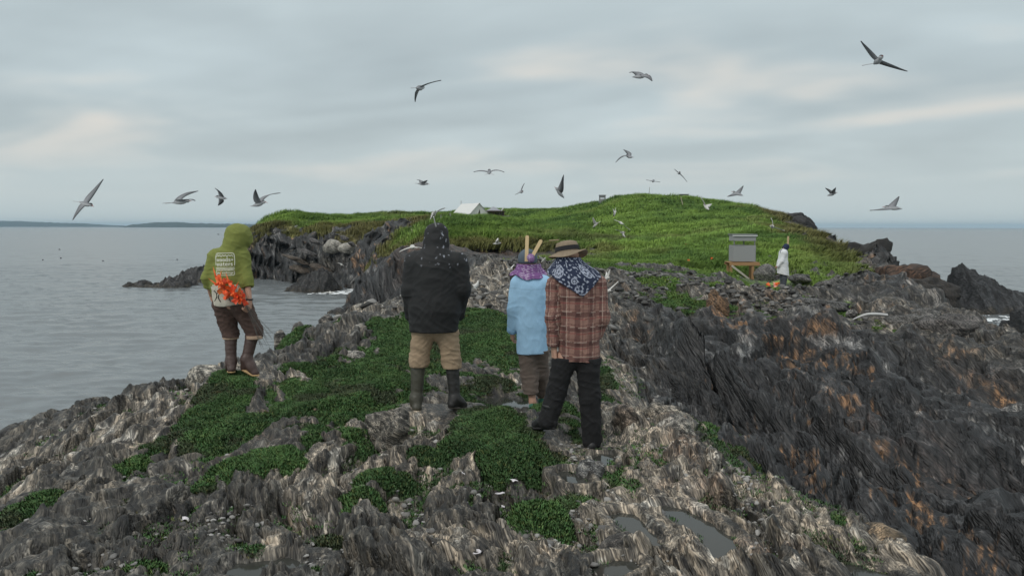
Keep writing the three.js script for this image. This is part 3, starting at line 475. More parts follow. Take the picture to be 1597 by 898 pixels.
function boulder(px, py, d, w, h, deep, label, opt = {}) {          // py: its foot
  const q = at(px, py, d), m = new THREE.Mesh(rockGeo(opt.seed || px * 0.37 + py, w / 2, h * 0.62, deep / 2, opt.sub || 5, opt.rough ?? 0.3, opt.tone || [0.27, 0.26, 0.24], opt.bed, opt.spots ?? 0.5), ROCKM);
  m.position.copy(q).add(V(0, h * 0.38, 0)); if (opt.turn) m.rotation.y = opt.turn; if (opt.tilt) m.rotation.z = opt.tilt;
  return top(shade(m), opt.name || 'boulder', label, opt.cat || 'rock', opt.group);
}
const DARK = [0.05, 0.05, 0.053], PALE = [0.42, 0.41, 0.39];
boulder(609, 694, 6.75, .34, .30, .34, 'large pale folded boulder beside green turf, just behind the boots of the black jacket', { rough: .5, tone: [.21, .2, .18], spots: .3 });
boulder(552, 568, 10.5, .27, .17, .3, 'single pale grey boulder lying in the green turf left of the black jacket', { tone: [.4, .39, .37], spots: .8 });
boulder(326, 606, 9.15, .44, .28, .4, 'rounded pale boulder below the left boot of the hooded person in olive', { tone: [.4, .39, .36], rough: .22 });
boulder(436, 541, 12.6, .2, .25, .2, 'small upright grey rock at the water edge right of the hooded person in olive', { tone: [.16, .155, .15], bed: [.9, .2, .2] });
boulder(464, 534, 12.9, .24, .3, .2, 'pair-topped grey rock standing on the ridge edge above the cove', { tone: [.15, .145, .14], bed: [.9, .2, .2] });
boulder(510, 512, 15.5, .3, .26, .3, 'dark grey knob on the ridge edge where the turf meets the cove', { tone: [.15, .145, .14] });
boulder(975, 668, 7.1, .22, .2, .2, 'brown-grey knob of rock right of the right boot of the plaid shirt', { tone: [.22, .18, .15], rough: .4 });
boulder(1030, 668, 7.2, .3, .24, .28, 'rounded light rock with brown veins at the brink of the dark gully', { tone: [.28, .26, .23], rough: .38 });
boulder(1060, 690, 6.7, .28, .2, .26, 'light grey jagged rock just below the rounded veined rock at the brink', { tone: [.3, .29, .27], rough: .4 });
boulder(922, 752, 5.7, .2, .16, .2, 'dark blue-grey block of rock among the small rain pools', { tone: [.15, .155, .16], rough: .3 });
boulder(968, 893, 4.3, .24, .2, .24, 'dark smooth rock at the lower edge beside the little pool', { tone: [.09, .085, .08], spots: .1 });
boulder(1028, 828, 4.9, .2, .13, .26, 'rounded grey stone wedged between the two longest rain pools', { tone: [.3, .3, .31] });
boulder(1358, 868, 4.75, .34, .2, .3, 'brown weathered slab beside the pool at the edge of the gully', { tone: [.24, .18, .12], bed: [.6, .8, 0] });
// the shore across the cove
boulder(518, 391, 71, 1.7, .95, 1.2, 'white rounded boulder in the middle of the dark cliff, left one of two', { tone: [.5, .49, .46], rough: .12, sub: 4, spots: .2 });
boulder(545, 393, 70, 1.8, .8, 1.2, 'white oval boulder in the dark cliff, right one of two, slightly lower', { tone: [.55, .54, .5], rough: .12, sub: 4, spots: .2 });
for (const [px, py, w, h, label] of [[480, 396, 1.6, .55, 'grey tilted slab in the cliff left of the two white boulders'], [492, 379, 1.3, .5, 'thin pale slab near the turf edge of the cliff, left of the dark bank'], [536, 373, .8, .5, 'small white stone right under the turf edge of the cliff'], [548, 382, .7, .4, 'small pale stone above the right white boulder in the cliff'], [462, 407, 2.2, .6, 'long brown slab leaning in the cliff left of its lighter patch'], [500, 424, 2.6, .9, 'light brown slab low on the cliff just above the cove'], [570, 400, 1.7, .7, 'dark blue-grey slab in the cliff right of the white boulders'], [470, 425, 2, .9, 'warm grey block low on the cliff above the black shore rock']])
  boulder(px, py, 70 + (520 - px) * 0.03, w * .9, h * .6, w * 0.6, label, { tone: py > 405 ? [.13, .105, .085] : [.15, .145, .15], sub: 4, tilt: -0.35, rough: .45, bed: [.3, .9, 0], spots: .2 });
boulder(1192, 437, 36.5, .95, .65, .8, 'big grey boulder beside the timber legs of the grey blind', { tone: [.2, .2, .205], sub: 4 });
for (const [px, py, d, w, h, tone, label] of [
  [1165, 476, 25.5, 2.2, .42, [.2, .17, .15], 'long flat reddish-grey slab at the top of the gully wall below the blind'],
  [1118, 498, 22.6, .55, .75, [.32, .2, .12], 'upright orange-brown slab at the head of the dark gully'],
  [1230, 486, 25, 2.0, .4, [.16, .165, .17], 'blue-grey slab at the top of the gully wall right of the reddish slab'],
  [1290, 486, 24, 1.4, .34, [.18, .185, .19], 'grey slab at the gully rim with a turf strip behind it'],
  [1345, 447, 33, 1.4, .5, [.17, .17, .175], 'grey slab on the rocky slope right of the person in the white coat'],
  [1300, 452, 30, 1.2, .4, [.2, .2, .2], 'light grey slab low on the slope behind the gully rim'],
  [1420, 508, 22, 1.3, .4, [.22, .22, .22], 'light grey slab on the gully rim right of the white driftwood'],
  [1480, 516, 20.5, 1.2, .4, [.2, .19, .19], 'rounded grey slab at the rim just left of a bright moss cushion'],
  [1250, 440, 34, .9, .34, [.25, .25, .25], 'pale slab just right of the person in the white coat'],
  [1328, 492, 23, .28, .16, [.4, .4, .4], 'small pale stone on the gully rim below the white driftwood']])
  boulder(px, py, d, w, h, w * 0.7, label, { tone: tone.map((q) => q * .7), sub: 5, rough: .5, spots: .3, tilt: (px % 7 - 3) * 0.05 });
// rust-streaked crag and dark knobs on the right skyline
boulder(1402, 462, 34, 2.9, 1.35, 2.2, 'rust-streaked crag on the right shore between blind and sea stack', { tone: [.085, .05, .034], rough: .62, sub: 6, spots: .05, bed: [.9, .2, .1] });
boulder(1445, 474, 31, 2.0, 1.0, 1.8, 'dark brown crag next to the rust-streaked crag, toward the sea stack', { tone: [.04, .035, .031], rough: .6, sub: 6, spots: 0.03 });
boulder(1358, 414, 50, 2.2, 1.35, 1.8, 'black bushy-looking knob of rock on the right skyline', { tone: [.03, .028, .026], rough: .75, sub: 6, spots: 0 });
boulder(1252, 364, 78, 2.0, 1.6, 1.8, 'black crag at the right end of the hill skyline', { tone: DARK, rough: .65, sub: 5, spots: .05, bed: [.7, .7, 0] });
boulder(1236, 350, 80, 2.4, 1.1, 1.8, 'dark ragged rock just left of the black crag on the hill skyline', { tone: DARK, rough: .65, sub: 5, spots: .05, bed: [.7, .7, 0] });

// rocks standing in the sea: a wall of rock with this skyline [pixel x, pixel y], this far, this thick
function seaRock(line, d, thick, label, opt = {}) {
  const nx = opt.nx || 150, nz = 60, px0 = line[0][0], px1 = line[line.length - 1][0], pos = [], col = [], suv = [], idx = [], o = at((px0 + px1) / 2, 353, d); o.y = -0.4;
  const tone = opt.tone || DARK;
  for (let j = 0; j <= nz; j++) for (let i = 0; i <= nx; i++) {
    const px = mix(px0, px1, i / nx); let py = line[0][1];
    for (let q = 0; q + 1 < line.length; q++) if (px >= line[q][0] && px <= line[q + 1][0]) py = mix(line[q][1], line[q + 1][1], (px - line[q][0]) / (line[q + 1][0] - line[q][0] + 1e-6));
    const hgt = Math.max(0.05, at(px, py, d).y + 0.4), v = j / nz * 2 - 1, e = Math.min(1, Math.min(i, nx - i) / 5);
    const X = at(px, 353, d).x, Z = -d - v * thick;
    const crag = (ridge(X * 0.8 + v, Z * 0.8 + hgt * 0.3) - 0.4) * 0.35 + (ridge(X * 2 + Z, Z * 1.7) - 0.4) * 0.16 + n2(X * 4.5, Z * 4.5) * 0.09;
    let h = hgt * Math.pow(Math.max(0, 1 - Math.pow(Math.abs(v), opt.pow || 1.8)), 0.8) * e + crag * Math.min(1, hgt) * (opt.crag ?? 1) * (1 - v * v) * e;
    pos.push(X - o.x + n2(X * 2, Z * 2 + h) * 0.12, h, Z - o.z + n2(X * 2 + 9, h * 2 + Z) * 0.2);
    const f = clamp(0.9 + n2(X * 3, Z * 3 + h * 3) * 0.9 + n2(X * 11, h * 11 + Z * 5) * 0.5, 0.3, 2), weed = sm(0.75 + n2(X * 2, Z) * 0.3 - h, 0, 0.25) * (opt.weed ?? 1);
    const c = mix3(tone.map((q) => q * f), [0.045 * f, 0.036 * f, 0.02 * f], weed * 0.6); col.push(...c.map((q) => q * 2)); suv.push((X + Z * .3 + h * .7) / 3.2, (h - Z * .5) / 3.2);
  }
  for (let j = 0; j < nz; j++) for (let i = 0; i < nx; i++) { const a = j * (nx + 1) + i; idx.push(a, a + 1, a + nx + 1, a + 1, a + nx + 2, a + nx + 1); }
  const g = new THREE.BufferGeometry(); g.setAttribute('position', new THREE.Float32BufferAttribute(pos, 3)); g.setAttribute('color', new THREE.Float32BufferAttribute(col, 3)); g.setAttribute('uv', new THREE.Float32BufferAttribute(suv, 2)); g.setIndex(idx); g.computeVertexNormals();
  const m = new THREE.Mesh(g, ROCKM); m.position.copy(o); return top(shade(m), 'sea_rock', label, 'sea rock');
}
seaRock([[1478, 476], [1488, 462], [1496, 446], [1499, 421], [1504, 418], [1514, 420], [1522, 427], [1534, 431], [1548, 434], [1556, 443], [1570, 448], [1580, 455], [1600, 461], [1640, 470], [1690, 482]], 49, 3.2, 'black wedge-shaped sea stack at the right edge with surf at its foot', { pow: 1.5, tone: [0.034, 0.037, 0.042] });
seaRock([[1586, 520], [1592, 497], [1600, 486], [1640, 476], [1700, 500]], 37, 2, 'dark corner of shore rock at the right edge below the surf', { nx: 60, tone: [0.034, 0.037, 0.042] });
seaRock([[184, 450], [190, 445], [202, 441], [222, 440], [243, 445], [246, 450]], 67, 1.6, 'low black rock in the sea, farthest out of the reef left of the hooded person', { nx: 80 });
seaRock([[230, 449], [245, 440], [262, 433], [282, 431], [294, 437], [300, 449]], 67, 2.2, 'humped black reef rock just left of the hooded person in olive', { nx: 90 });
seaRock([[266, 432], [290, 423], [310, 417], [335, 416], [350, 424], [380, 432], [392, 439]], 73, 2.2, 'longest dark reef rock running behind the hooded person in olive', { nx: 110 });
seaRock([[98, 461], [112, 459.5], [135, 459], [150, 458], [163, 459], [170, 461]], 60, 0.9, 'thin ledge barely above the water, far out at the left', { nx: 70, crag: 0.25 });
seaRock([[444, 452], [458, 445], [478, 432], [500, 422], [514, 428], [518, 442], [530, 452]], 63, 2.4, 'black slanting shore rock at the foot of the cliff across the cove', { nx: 100, tone: [0.036, 0.036, 0.037] });
seaRock([[506, 489], [515, 485], [528, 481], [538, 482], [542, 488]], 46, 0.8, 'small black rock alone in the middle of the cove', { nx: 60, crag: 0.6 });
seaRock([[556, 486], [560, 470], [572, 462], [582, 468], [586, 486]], 45, 1.4, 'black block at the foot of the big outcrop beside the cove', { nx: 60 });

// foam where the swell breaks: white water lying on the sea
function foam(px, py, d, w, l, seed, label) {
  const q = at(px, py, d); const n = 44, pos = [], idx = [], keep = [];
  for (let j = 0; j <= n; j++) for (let i = 0; i <= n; i++) {
    const u = i / n * 2 - 1, v = j / n * 2 - 1, x = q.x + u * w, z = q.z + v * l;
    pos.push(x - q.x, seaH(x, z) + 0.03 + Math.max(0, n2(x * 3, z * 3 + seed)) * 0.07, z - q.z);
    keep.push((1 - u * u - v * v) * 0.7 + n2(x * 0.9 + seed, z * 1.8) * 0.7 + n2(x * 3 + seed, z * 5) * 0.5 > 0.40);
  }
  for (let j = 0; j < n; j++) for (let i = 0; i < n; i++) { const a = j * (n + 1) + i; if (keep[a] && keep[a + 1]) idx.push(a, a + n + 1, a + 1); if (keep[a + 1] && keep[a + n + 1]) idx.push(a + 1, a + n + 1, a + n + 2); }
  const g = new THREE.BufferGeometry(); g.setAttribute('position', new THREE.Float32BufferAttribute(pos, 3)); g.setIndex(idx); g.computeVertexNormals();
  const m = new THREE.Mesh(g, std([0.72, 0.75, 0.76], 0.9)); m.position.set(q.x, 0, q.z); shade(m); m.userData.kind = 'stuff'; top(m, 'foam', label, 'foam');
}
foam(1575, 492, 43, 3.4, 2.6, 3, 'white surf between the sea stack and the right shore');
foam(540, 456, 60, 3.2, 2.4, 8, 'thin white foam at the foot of the cliff across the cove');
foam(560, 452, 63, 1.6, 1.6, 18, 'small foam streak in the corner of the cove');
foam(420, 439, 76, 3, 0.7, 28, 'pale line of foam along the far cliff foot');

// ---------------------------------------------------------------- turf and grass
function tuft(blades, h, spread, lean, wide, seed) {
  reseed(seed); const pos = [], nor = [], idx = [];
  for (let b = 0; b < blades; b++) {
    const a = rr(0, 6.283), r = spread * Math.sqrt(rnd()), x = Math.cos(a) * r, z = Math.sin(a) * r, H = h * rr(0.6, 1.1), ta = rr(0, 6.283), w = wide * rr(0.7, 1.2), lx = lean[0] * H + Math.cos(a) * H * 0.45, lz = lean[1] * H + Math.sin(a) * H * 0.45, cx = Math.cos(ta) * w, cz = Math.sin(ta) * w, o = pos.length / 3;
    pos.push(x - cx, 0, z - cz, x + cx, 0, z + cz, x + lx * 0.4 - cx * 0.8, H * 0.6, z + lz * 0.4 - cz * 0.8, x + lx * 0.4 + cx * 0.8, H * 0.6, z + lz * 0.4 + cz * 0.8, x + lx, H, z + lz);
    for (let k = 0; k < 5; k++) nor.push(-cz / w * 0.4, 0.8, cx / w * 0.4);
    idx.push(o, o + 1, o + 2, o + 1, o + 3, o + 2, o + 2, o + 3, o + 4);
  }
  const g = new THREE.BufferGeometry(); g.setAttribute('position', new THREE.Float32BufferAttribute(pos, 3)); g.setAttribute('normal', new THREE.Float32BufferAttribute(nor, 3)); g.setIndex(idx); return g;
}
const LEAF = new THREE.MeshStandardMaterial({ color: 0xffffff, roughness: 0.8, side: THREE.DoubleSide});
function scatter(name, geo, count, place, label, category, mat = LEAF) {
  const m = new THREE.InstancedMesh(geo, mat, count), M = new THREE.Matrix4(), Q = new THREE.Quaternion(), C = new THREE.Color(); let n = 0;
  for (let tries = 0; tries < count * 14 && n < count; tries++) {
    const p = place(); if (!p) continue;
    Q.setFromEuler(new THREE.Euler(p.tx || 0, p.turn ?? rr(0, 6.283), p.tz || 0));
    M.compose(V(p.x, p.y, p.z), Q, V(p.s * (p.sx || 1), p.s * (p.sy || 1), p.s)); m.setMatrixAt(n, M); m.setColorAt(n, C.setRGB(...p.c)); n++;
  }
  m.count = n; m.userData.kind = 'stuff'; shade(m); top(m, name, label, category); return m;
}
reseed(77);
const LC = [0, 0, 0];
scatter('turf', tuft(20, 0.026, 0.045, [0, 0], 0.0036, 5), 230000, () => {
  const D = Math.exp(rr(Math.log(3.2), Math.log(30))), a = rr(-0.66, 0.5), x = Math.sin(a) * D, z = -Math.cos(a) * D, h = land(x, z);
  if (out.green < 0.12 + rnd() * 0.7 && (D > 12 || out.dark > .5 || h > out.b - 0.03 || rnd() > 0.01 + 0.10 * sm(n2(x * 1.3 + 70, z * 1.3), 0, .4)) || rnd() > 0.35 + 0.65 * sm(D, 3, 9) && D < 5) return null;
  out.peat = 0; out.green = 1; landColour(x, z, out, LC); const dead = rnd() < 0.06 ? 1 : 0, f = rr(1.05, 2.3), s = rr(0.5, 1.2) * (0.75 + sm(D, 4, 10) * 0.25 + sm(D, 10, 30) * 1.2);
  return { x, y: h - 0.006, z, s, c: [LC[0] * f * rr(0.85, 1.35) + dead * 0.07, LC[1] * f + dead * 0.02, LC[2] * f] };
}, 'short dense green turf between the pale rocks', 'turf');
reseed(78);
scatter('hill_grass', tuft(9, 0.42, 0.22, [0.55, 0.1], 0.022, 6), 150000, () => {
  const D = Math.exp(rr(Math.log(30), Math.log(165))), a = rr(-0.5, 0.48), x = Math.sin(a) * D, z = -Math.cos(a) * D, h = land(x, z);
  if (out.green < 0.6 || h < 1.5) return null;
  for (const [fx, fz, , fr] of LEVEL) if (Math.hypot(x - fx, z - fz - fr * .6) < fr * 1.5) return null;
  out.peat = 0; landColour(x, z, out, LC);
  const cl = n2(x * 0.35, -z * 0.7) * 0.8 + n2(x * 0.9, -z * 1.6) * 0.5, f = rr(0.95, 1.45);
  return { x, y: h - 0.03, z, s: clamp(0.75 + cl * 0.8, 0.25, 1.5) * sm(D, 25, 55) + 0.15, turn: rr(-0.7, 0.7), c: [LC[0] * f, LC[1] * f, LC[2] * f] };
}, 'long green grass leaning in the wind over the hill', 'grass');
reseed(79);
const chip = mergeVertices(new THREE.IcosahedronGeometry(1, 0).deleteAttribute('uv').deleteAttribute('normal')); { const p = chip.attributes.position; for (let i = 0; i < p.count; i++) p.setXYZ(i, p.getX(i) * rr(0.7, 1.2), p.getY(i) * 0.5 * rr(0.7, 1.2), p.getZ(i) * rr(0.7, 1.2)); chip.computeVertexNormals(); }
const STONE = new THREE.MeshStandardMaterial({ color: 0xffffff, roughness: 0.9 });
scatter('gravel', chip.toNonIndexed(), 11000, () => {
  const D = Math.exp(rr(Math.log(14), Math.log(54))), a = rr(-0.22, 0.42), x = Math.sin(a) * D, z = -Math.cos(a) * D, h = land(x, z);
  const den = sm(n2(x * 0.3 + 60, z * 0.3) + 0.25, -0.2, 0.5) * sm(D, 13, 24);
  if (out.dark > 0.62 || peatAt(x, z) > 0.25 || out.green > 0.75 && rnd() > 0.12 || h < 1 || rnd() > den) return null;
  const k = (Math.pow(rnd(), 1.6) * 0.34 + 0.05) * (D > 30 ? 0.65 : 0.9) * (1 - 0.6 * out.dark), s = Math.pow(rnd(), 5) * 0.13 + 0.022;
  return { x, y: h + s * 0.15, z, s, tx: rr(-.5, .5), tz: rr(-.5, .5), c: [k, k * 0.97, k * 0.92] };
}, 'loose grey stones strewn over the neck between headland and hill', 'stones', STONE);
reseed(80);
scatter('shingle_chips', chip.toNonIndexed(), 5000, () => {
  const D = Math.exp(rr(Math.log(3.3), Math.log(16))), a = rr(-0.6, 0.35), x = Math.sin(a) * D, z = -Math.cos(a) * D, h = land(x, z);
  if (out.green > 0.6 || out.dark > 0.75 || n2(x * 1.5, z * 1.5) < 0.0 || h > out.b - 0.015) return null;
  const k = rr(0.08, 0.4), s = Math.pow(rnd(), 6) * 0.03 + 0.005;
  return { x, y: h + s * 0.1, z, s, tx: rr(-.6, .6), tz: rr(-.6, .6), c: [k, k * 0.97, k * 0.92] };
}, 'small chips of slate and shell scattered in the rock hollows', 'chips', STONE);

// ---------------------------------------------------------------- things people put on the island
const TIMBER = std([0.36, 0.21, 0.10], 0.85), GREYPLY = std([0.30, 0.305, 0.31], 0.85), GREYDARK = std([0.2, 0.205, 0.21], 0.85), WHITEISH = std([0.6, 0.61, 0.6], 0.8);
{
  // observation blind on a timber platform; units from the photograph: a pixel is d / FPX metres
  const d = 38, k = d / FPX, foot = at(1157, 433, d), g = group('observation_blind', foot, 'grey plywood observation blind with a viewing slot, raised on an orange timber platform', 'blind');
  g.rotation.y = -0.06;
  const w = 34 * k, H0b = 25 * k, y0 = H0b + 0.03, hw = 40 * k, dp = 0.95;
  for (const [x, z, i] of [[-20, .5, 0], [13, .5, 1], [-18, -.5, 2], [17, -.5, 3]]) part(g, 'leg', box(.11, H0b - 0.1 + 0.3, .11, x * k, (H0b - 0.1 - 0.3) / 2, z), TIMBER);
  part(g, 'deck_beam', box(46 * k, .12, .06, 0, H0b - 0.1, .56), TIMBER); part(g, 'deck_beam', box(46 * k, .12, .06, 0, H0b - 0.1, -.56), TIMBER);
  for (let i = 0; i < 6; i++) part(g, 'plank', box(46 * k, .035, .17, 0, H0b - 0.02, -.47 + i * .188), TIMBER);
  part(g, 'brace', beam(V(-20 * k, H0b - 0.16, .63), V(7 * k, -0.02, .62), .09, .04), std([.45, .42, .36]));
  for (const [yy, xx] of [[.52, 24], [.28, 25], [.06, 26]]) part(g, 'step', box(.34, .05, .24, xx * k, yy * H0b + .02, .3), std([.45, .42, .37]));
  const slotLo = y0 + hw * 0.62, slotHi = y0 + hw * 0.79;
  for (const z of [dp / 2, -dp / 2]) { part(g, 'wall_panel', box(w, slotLo - y0, .025, 0, (y0 + slotLo) / 2, z), GREYPLY); part(g, 'wall_panel', box(w, y0 + hw - slotHi, .025, 0, (y0 + hw + slotHi) / 2, z), GREYPLY); }
  for (const x of [-w / 2 + .0, w / 2]) { part(g, 'side_panel', box(.025, slotLo - y0, dp - .03, x, (y0 + slotLo) / 2, 0), GREYPLY); part(g, 'side_panel', box(.025, y0 + hw - slotHi, dp - .03, x, (y0 + hw + slotHi) / 2, 0), GREYPLY); }
  for (const x of [-w / 2 + .045, w / 2 - .045, w * 0.16]) part(g, 'corner_post', box(.05, hw - .01, .05, x, y0 + hw / 2, x === w * 0.16 ? -dp / 2 + .045 : dp / 2 - .045), GREYDARK);
  part(g, 'ledge', box(w * .42, .03, .12, -w * .22, slotLo + .02, dp / 2 - .03), GREYDARK);
  part(g, 'roof', box(w + .1, .05, dp + .16, 0, y0 + hw + .04, 0), GREYDARK); part(g, 'roof_edge', box(w + .11, .06, .03, 0, y0 + hw - .01, dp / 2 + .06), WHITEISH);
}
function smallBlind(px, py, d, w, h, label) {
  const foot = at(px, py, d), g = group('hilltop_blind', foot, label, 'blind');
  const y0 = 0.15;
  for (const x of [-w / 2, w / 2]) for (const z of [-.4, .4]) part(g, 'post', box(.07, h + .3, .07, x, h / 2 - .15, z), GREYDARK);
  part(g, 'wall_panel', box(w, h * .5, .03, 0, y0 + h * .25, .44), GREYPLY); part(g, 'wall_panel', box(w, h * .5, .03, 0, y0 + h * .25, -.44), GREYPLY);
  part(g, 'fascia', box(w + .04, h * .2, .03, 0, h * .86, .45), GREYDARK); part(g, 'fascia', box(w + .04, h * .2, .03, 0, h * .86, -.45), GREYDARK);
  part(g, 'side_panel', box(.03, h * .5, .8, -w / 2 - .05, y0 + h * .25, 0), GREYPLY); part(g, 'side_panel', box(.03, h * .5, .8, w / 2 + .05, y0 + h * .25, 0), GREYPLY);
  part(g, 'roof', box(w + .2, .06, 1.05, 0, h + .03, 0), GREYDARK); return g;
}
smallBlind(939.5, 319, 107, .7, 1.2, 'narrow grey blind on the skyline at the left shoulder of the hill');
smallBlind(1066.5, 310.5, 99, .95, .55, 'low grey blind half sunk behind the hilltop beside a leaning pole');
function pole(px0, py0, px1, py1, d, r, label, mat, name = 'pole') {
  if (d > 45) d = Math.min(d, -groundAt(px0, py0).z - 0.4);
  const a = at(px0, py0 + 2, d), b = at(px1, py1, d - 0.1), m = new THREE.Mesh(rod(V(0, 0, 0), b.clone().sub(a), r, r * .8), mat); m.position.copy(a); return top(shade(m), name, label, 'pole');
}
const BLEACH = std([.5, .44, .33], .9), GREYWOOD = std([.3, .29, .27], .9);
pole(1068, 328, 1062, 307, 95, .05, 'pale leaning pole on the hillside below the low hilltop blind', BLEACH);
pole(1012, 305, 1013.5, 292, 102, .035, 'thin dark pole standing on top of the hill', GREYWOOD);
pole(688, 348.5, 687.6, 335, 105, .04, 'upright stake in the grass just right of the head of the black jacket', GREYWOOD);
pole(704.6, 344, 701.5, 331.5, 110, .04, 'leaning stake in the grass left of the white tent', GREYWOOD);
pole(643, 367.5, 641.8, 357, 70, .03, 'short pale stake at the turf edge left of the black hood', BLEACH);
pole(442, 536, 442.3, 520, 12.7, .007, 'thin upright stick among the rocks on the ridge edge above the cove', GREYWOOD, 'stick');
pole(679.8, 351, 676, 338, 7.55, .006, 'slim white stick standing up from the black hood', std([.7, .68, .64]), 'wooden_stick');
{
  // white wall tent
  const d = 118, foot = at(733, 343, d), g = group('wall_tent', foot, 'white canvas wall tent with an open dark door on the grassy hill', 'tent');
  g.rotation.y = 0.55; g.scale.setScalar(1.4);
  const W = 1.05, wall = .62, apex = 1.72, L = 1.9, CAN = std([.72, .72, .70], .9);
  const sag = (p) => p;
  const grid = (A, B, C, D, dip = .05) => sheet((u, v) => { const p = A.clone().lerp(B, u), q = D.clone().lerp(C, u); const r = p.lerp(q, v); r.y -= dip * Math.sin(Math.PI * u) * Math.sin(Math.PI * v) + n2(u * 5 + dip * 9, v * 5) * .02; return r; }, 14, 10, .012);
  for (const s of [-1, 1]) {
    part(g, 'roof', grid(V(0, apex, -L), V(0, apex, L + .12), V(s * (W + .1), wall - .04, L + .12), V(s * (W + .1), wall - .04, -L)), CAN);
    part(g, 'side_wall', grid(V(s * W, wall, -L), V(s * W, wall, L), V(s * W, 0, L), V(s * W, 0, -L), .01), CAN);
  }
  const gable = (z, open) => { const sh = new THREE.Shape(); sh.moveTo(-W, 0); sh.lineTo(-W, wall); sh.lineTo(0, apex - .02); sh.lineTo(W, wall); sh.lineTo(W, 0); if (open) { sh.lineTo(.3, 0); sh.lineTo(.08, 1.15); sh.lineTo(-.3, 0); } sh.closePath(); const e = new THREE.ExtrudeGeometry(sh, { depth: .015, bevelEnabled: false }); e.translate(0, 0, z); return e; };
  part(g, 'front_wall', gable(L, true), CAN); part(g, 'back_wall', gable(-L, false), CAN);
  part(g, 'door_flap', sheet((u, v) => V(-.32 - u * .22, (1 - v) * 1.05 * (1 - u * .3), L + .03 + u * .05), 5, 6, .012), CAN);
  part(g, 'ridge_pole', rod(V(0, apex - .04, -L - .12), V(0, apex - .04, L + .3), .03), GREYWOOD);
  part(g, 'upright_pole', rod(V(0, 0, -L - .08), V(0, apex + .35, -L - .08), .03), GREYWOOD);
}
{
  const d = 118, foot = at(773, 343, d), g = group('wooden_shelter', foot, 'low dark brown wooden shelter with a grey tarpaulin bundled on its roof, beside the tent', 'shelter'); g.scale.setScalar(1.3);
  const DB = std([.075, .05, .04], .9), k = d / FPX, w = 20 * k, h = 10 * k;
  for (const x of [-w / 2, -w * .1, w * .25, w / 2]) part(g, 'post', box(.09, h, .09, x, h / 2, .6), DB);
  for (let i = 0; i < 7; i++) part(g, 'board', box(w / 7 - .015, h - .05, .03, -w / 2 + (i + .5) * w / 7, h / 2, -.6), DB);
  part(g, 'roof', box(w + .3, .1, 1.5, 0, h + .03, 0), DB);
  part(g, 'tarpaulin', sheet((u, v) => V((u - .62) * w * .95, h + .1 + Math.sin(Math.PI * u) * Math.sin(Math.PI * v) * (.32 + n2(u * 4, v * 3) * .16), (v - .5) * 1.3), 20, 12, .01), std([.33, .34, .37]));
  part(g, 'board', beam(V(w * .34, h + .1, .3), V(w * .5, h + .5, .1), .12, .03), WHITEISH);
  part(g, 'bench', box(.9, .05, .3, w * .62, .45, .3), GREYWOOD); part(g, 'bench_leg', box(.08, .44, .25, w * .7, .22, .3), GREYWOOD); part(g, 'bench_leg', box(.08, .44, .25, w * .53, .22, .3), GREYWOOD);
}
{
  const q = at(817, 346.3, 112), k = 112 / FPX, m = new THREE.Mesh(sheet((u, v) => { const a = (u - .5) * 2, b = v; return V(a * 20 * k, Math.max(0, Math.pow(Math.sin(Math.PI * b), .8)) * (.62 * Math.pow(1 - a * a * a * a, .6)) + n2(u * 7, v * 4) * .06 * Math.sin(Math.PI * b), (.5 - b) * 1.5); }, 30, 14, .012), std([.055, .085, .10], .7));
  m.position.copy(q); top(shade(m), 'low_tent', 'low blue-grey tent or cover lying in the grass right of the brown shelter', 'tent');
}
// pin flags left on the slope: wire and a little orange flag
const ORANGE = new THREE.MeshStandardMaterial({ color: new THREE.Color().setRGB(.95, .16, .03), roughness: .6, side: THREE.DoubleSide }), WIRE = std([.12, .11, .10], .5);
function pinFlag(px, py, d, label) {
  d = Math.min(d, -groundAt(px, py + 2).z - .3); const foot = at(px, py + 1, d), g = group('pin_flag', foot, label, 'marker flag', 'orange pin flags on the slope');
  const s = .055 * d / 40;
  part(g, 'wire', rod(V(0, -.1, 0), V(.02, s * 5, 0), .004 * d / 40), WIRE);
  part(g, 'flag', sheet((u, v) => V(.02 + u * s * 2.4, s * 5 - v * s * 1.8 + n2(u * 3, d) * .02, Math.sin(u * 5 + d) * .02), 5, 3, .004), ORANGE);
}
pinFlag(1097, 396, 47, 'topmost orange pin flag in the grass left of the grey blind');
pinFlag(1101, 401, 45, 'orange pin flag just under the topmost one, left of the grey blind');
pinFlag(1108, 409, 41, 'lowest orange pin flag left of the grey blind, nearest to its platform');
pinFlag(1068, 388, 52, 'lone orange pin flag on the grass slope well left of the grey blind');
pinFlag(1071, 412, 40, 'orange pin flag in the mixed grass and stones below the lone one');
pinFlag(1052, 414, 40, 'orange-brown pin flag farthest from the grey blind, low on the slope');
{
  // white driftwood on the gully rim
  const a = at(1331, 498, 22.3), pts3 = [[1331, 498], [1341, 493.5], [1352, 490.5], [1368, 490], [1384, 491.5]].map(([x, y]) => at(x, y, 22.3).sub(a));
  const g = new THREE.TubeGeometry(new THREE.CatmullRomCurve3(pts3), 40, .042, 9, false); const p = g.attributes.position;
  for (let i = 0; i < p.count; i++) { const t = clamp(p.getX(i) / pts3[4].x), f = .35 + .8 * Math.sin(Math.min(1, t * 1.2) * 1.9); const c = new THREE.CatmullRomCurve3(pts3).getPoint(t); p.setXYZ(i, p.getX(i), c.y + (p.getY(i) - c.y) * f * 1.05 + n2(t * 30, i % 10) * .008, c.z + (p.getZ(i) - c.z) * f * 1.6); }
  g.computeVertexNormals(); const m = new THREE.Mesh(g, std([.46, .46, .45], .85)); m.position.copy(a); top(shade(m), 'driftwood', 'bleached white driftwood lying on the rim of the gully wall', 'driftwood');
}
pole(1028 + 3, 447, 1040 + 8, 455, 26, .03, 'pale thin driftwood stick lying at the top of the slope behind the plaid shirt', BLEACH, 'driftwood');
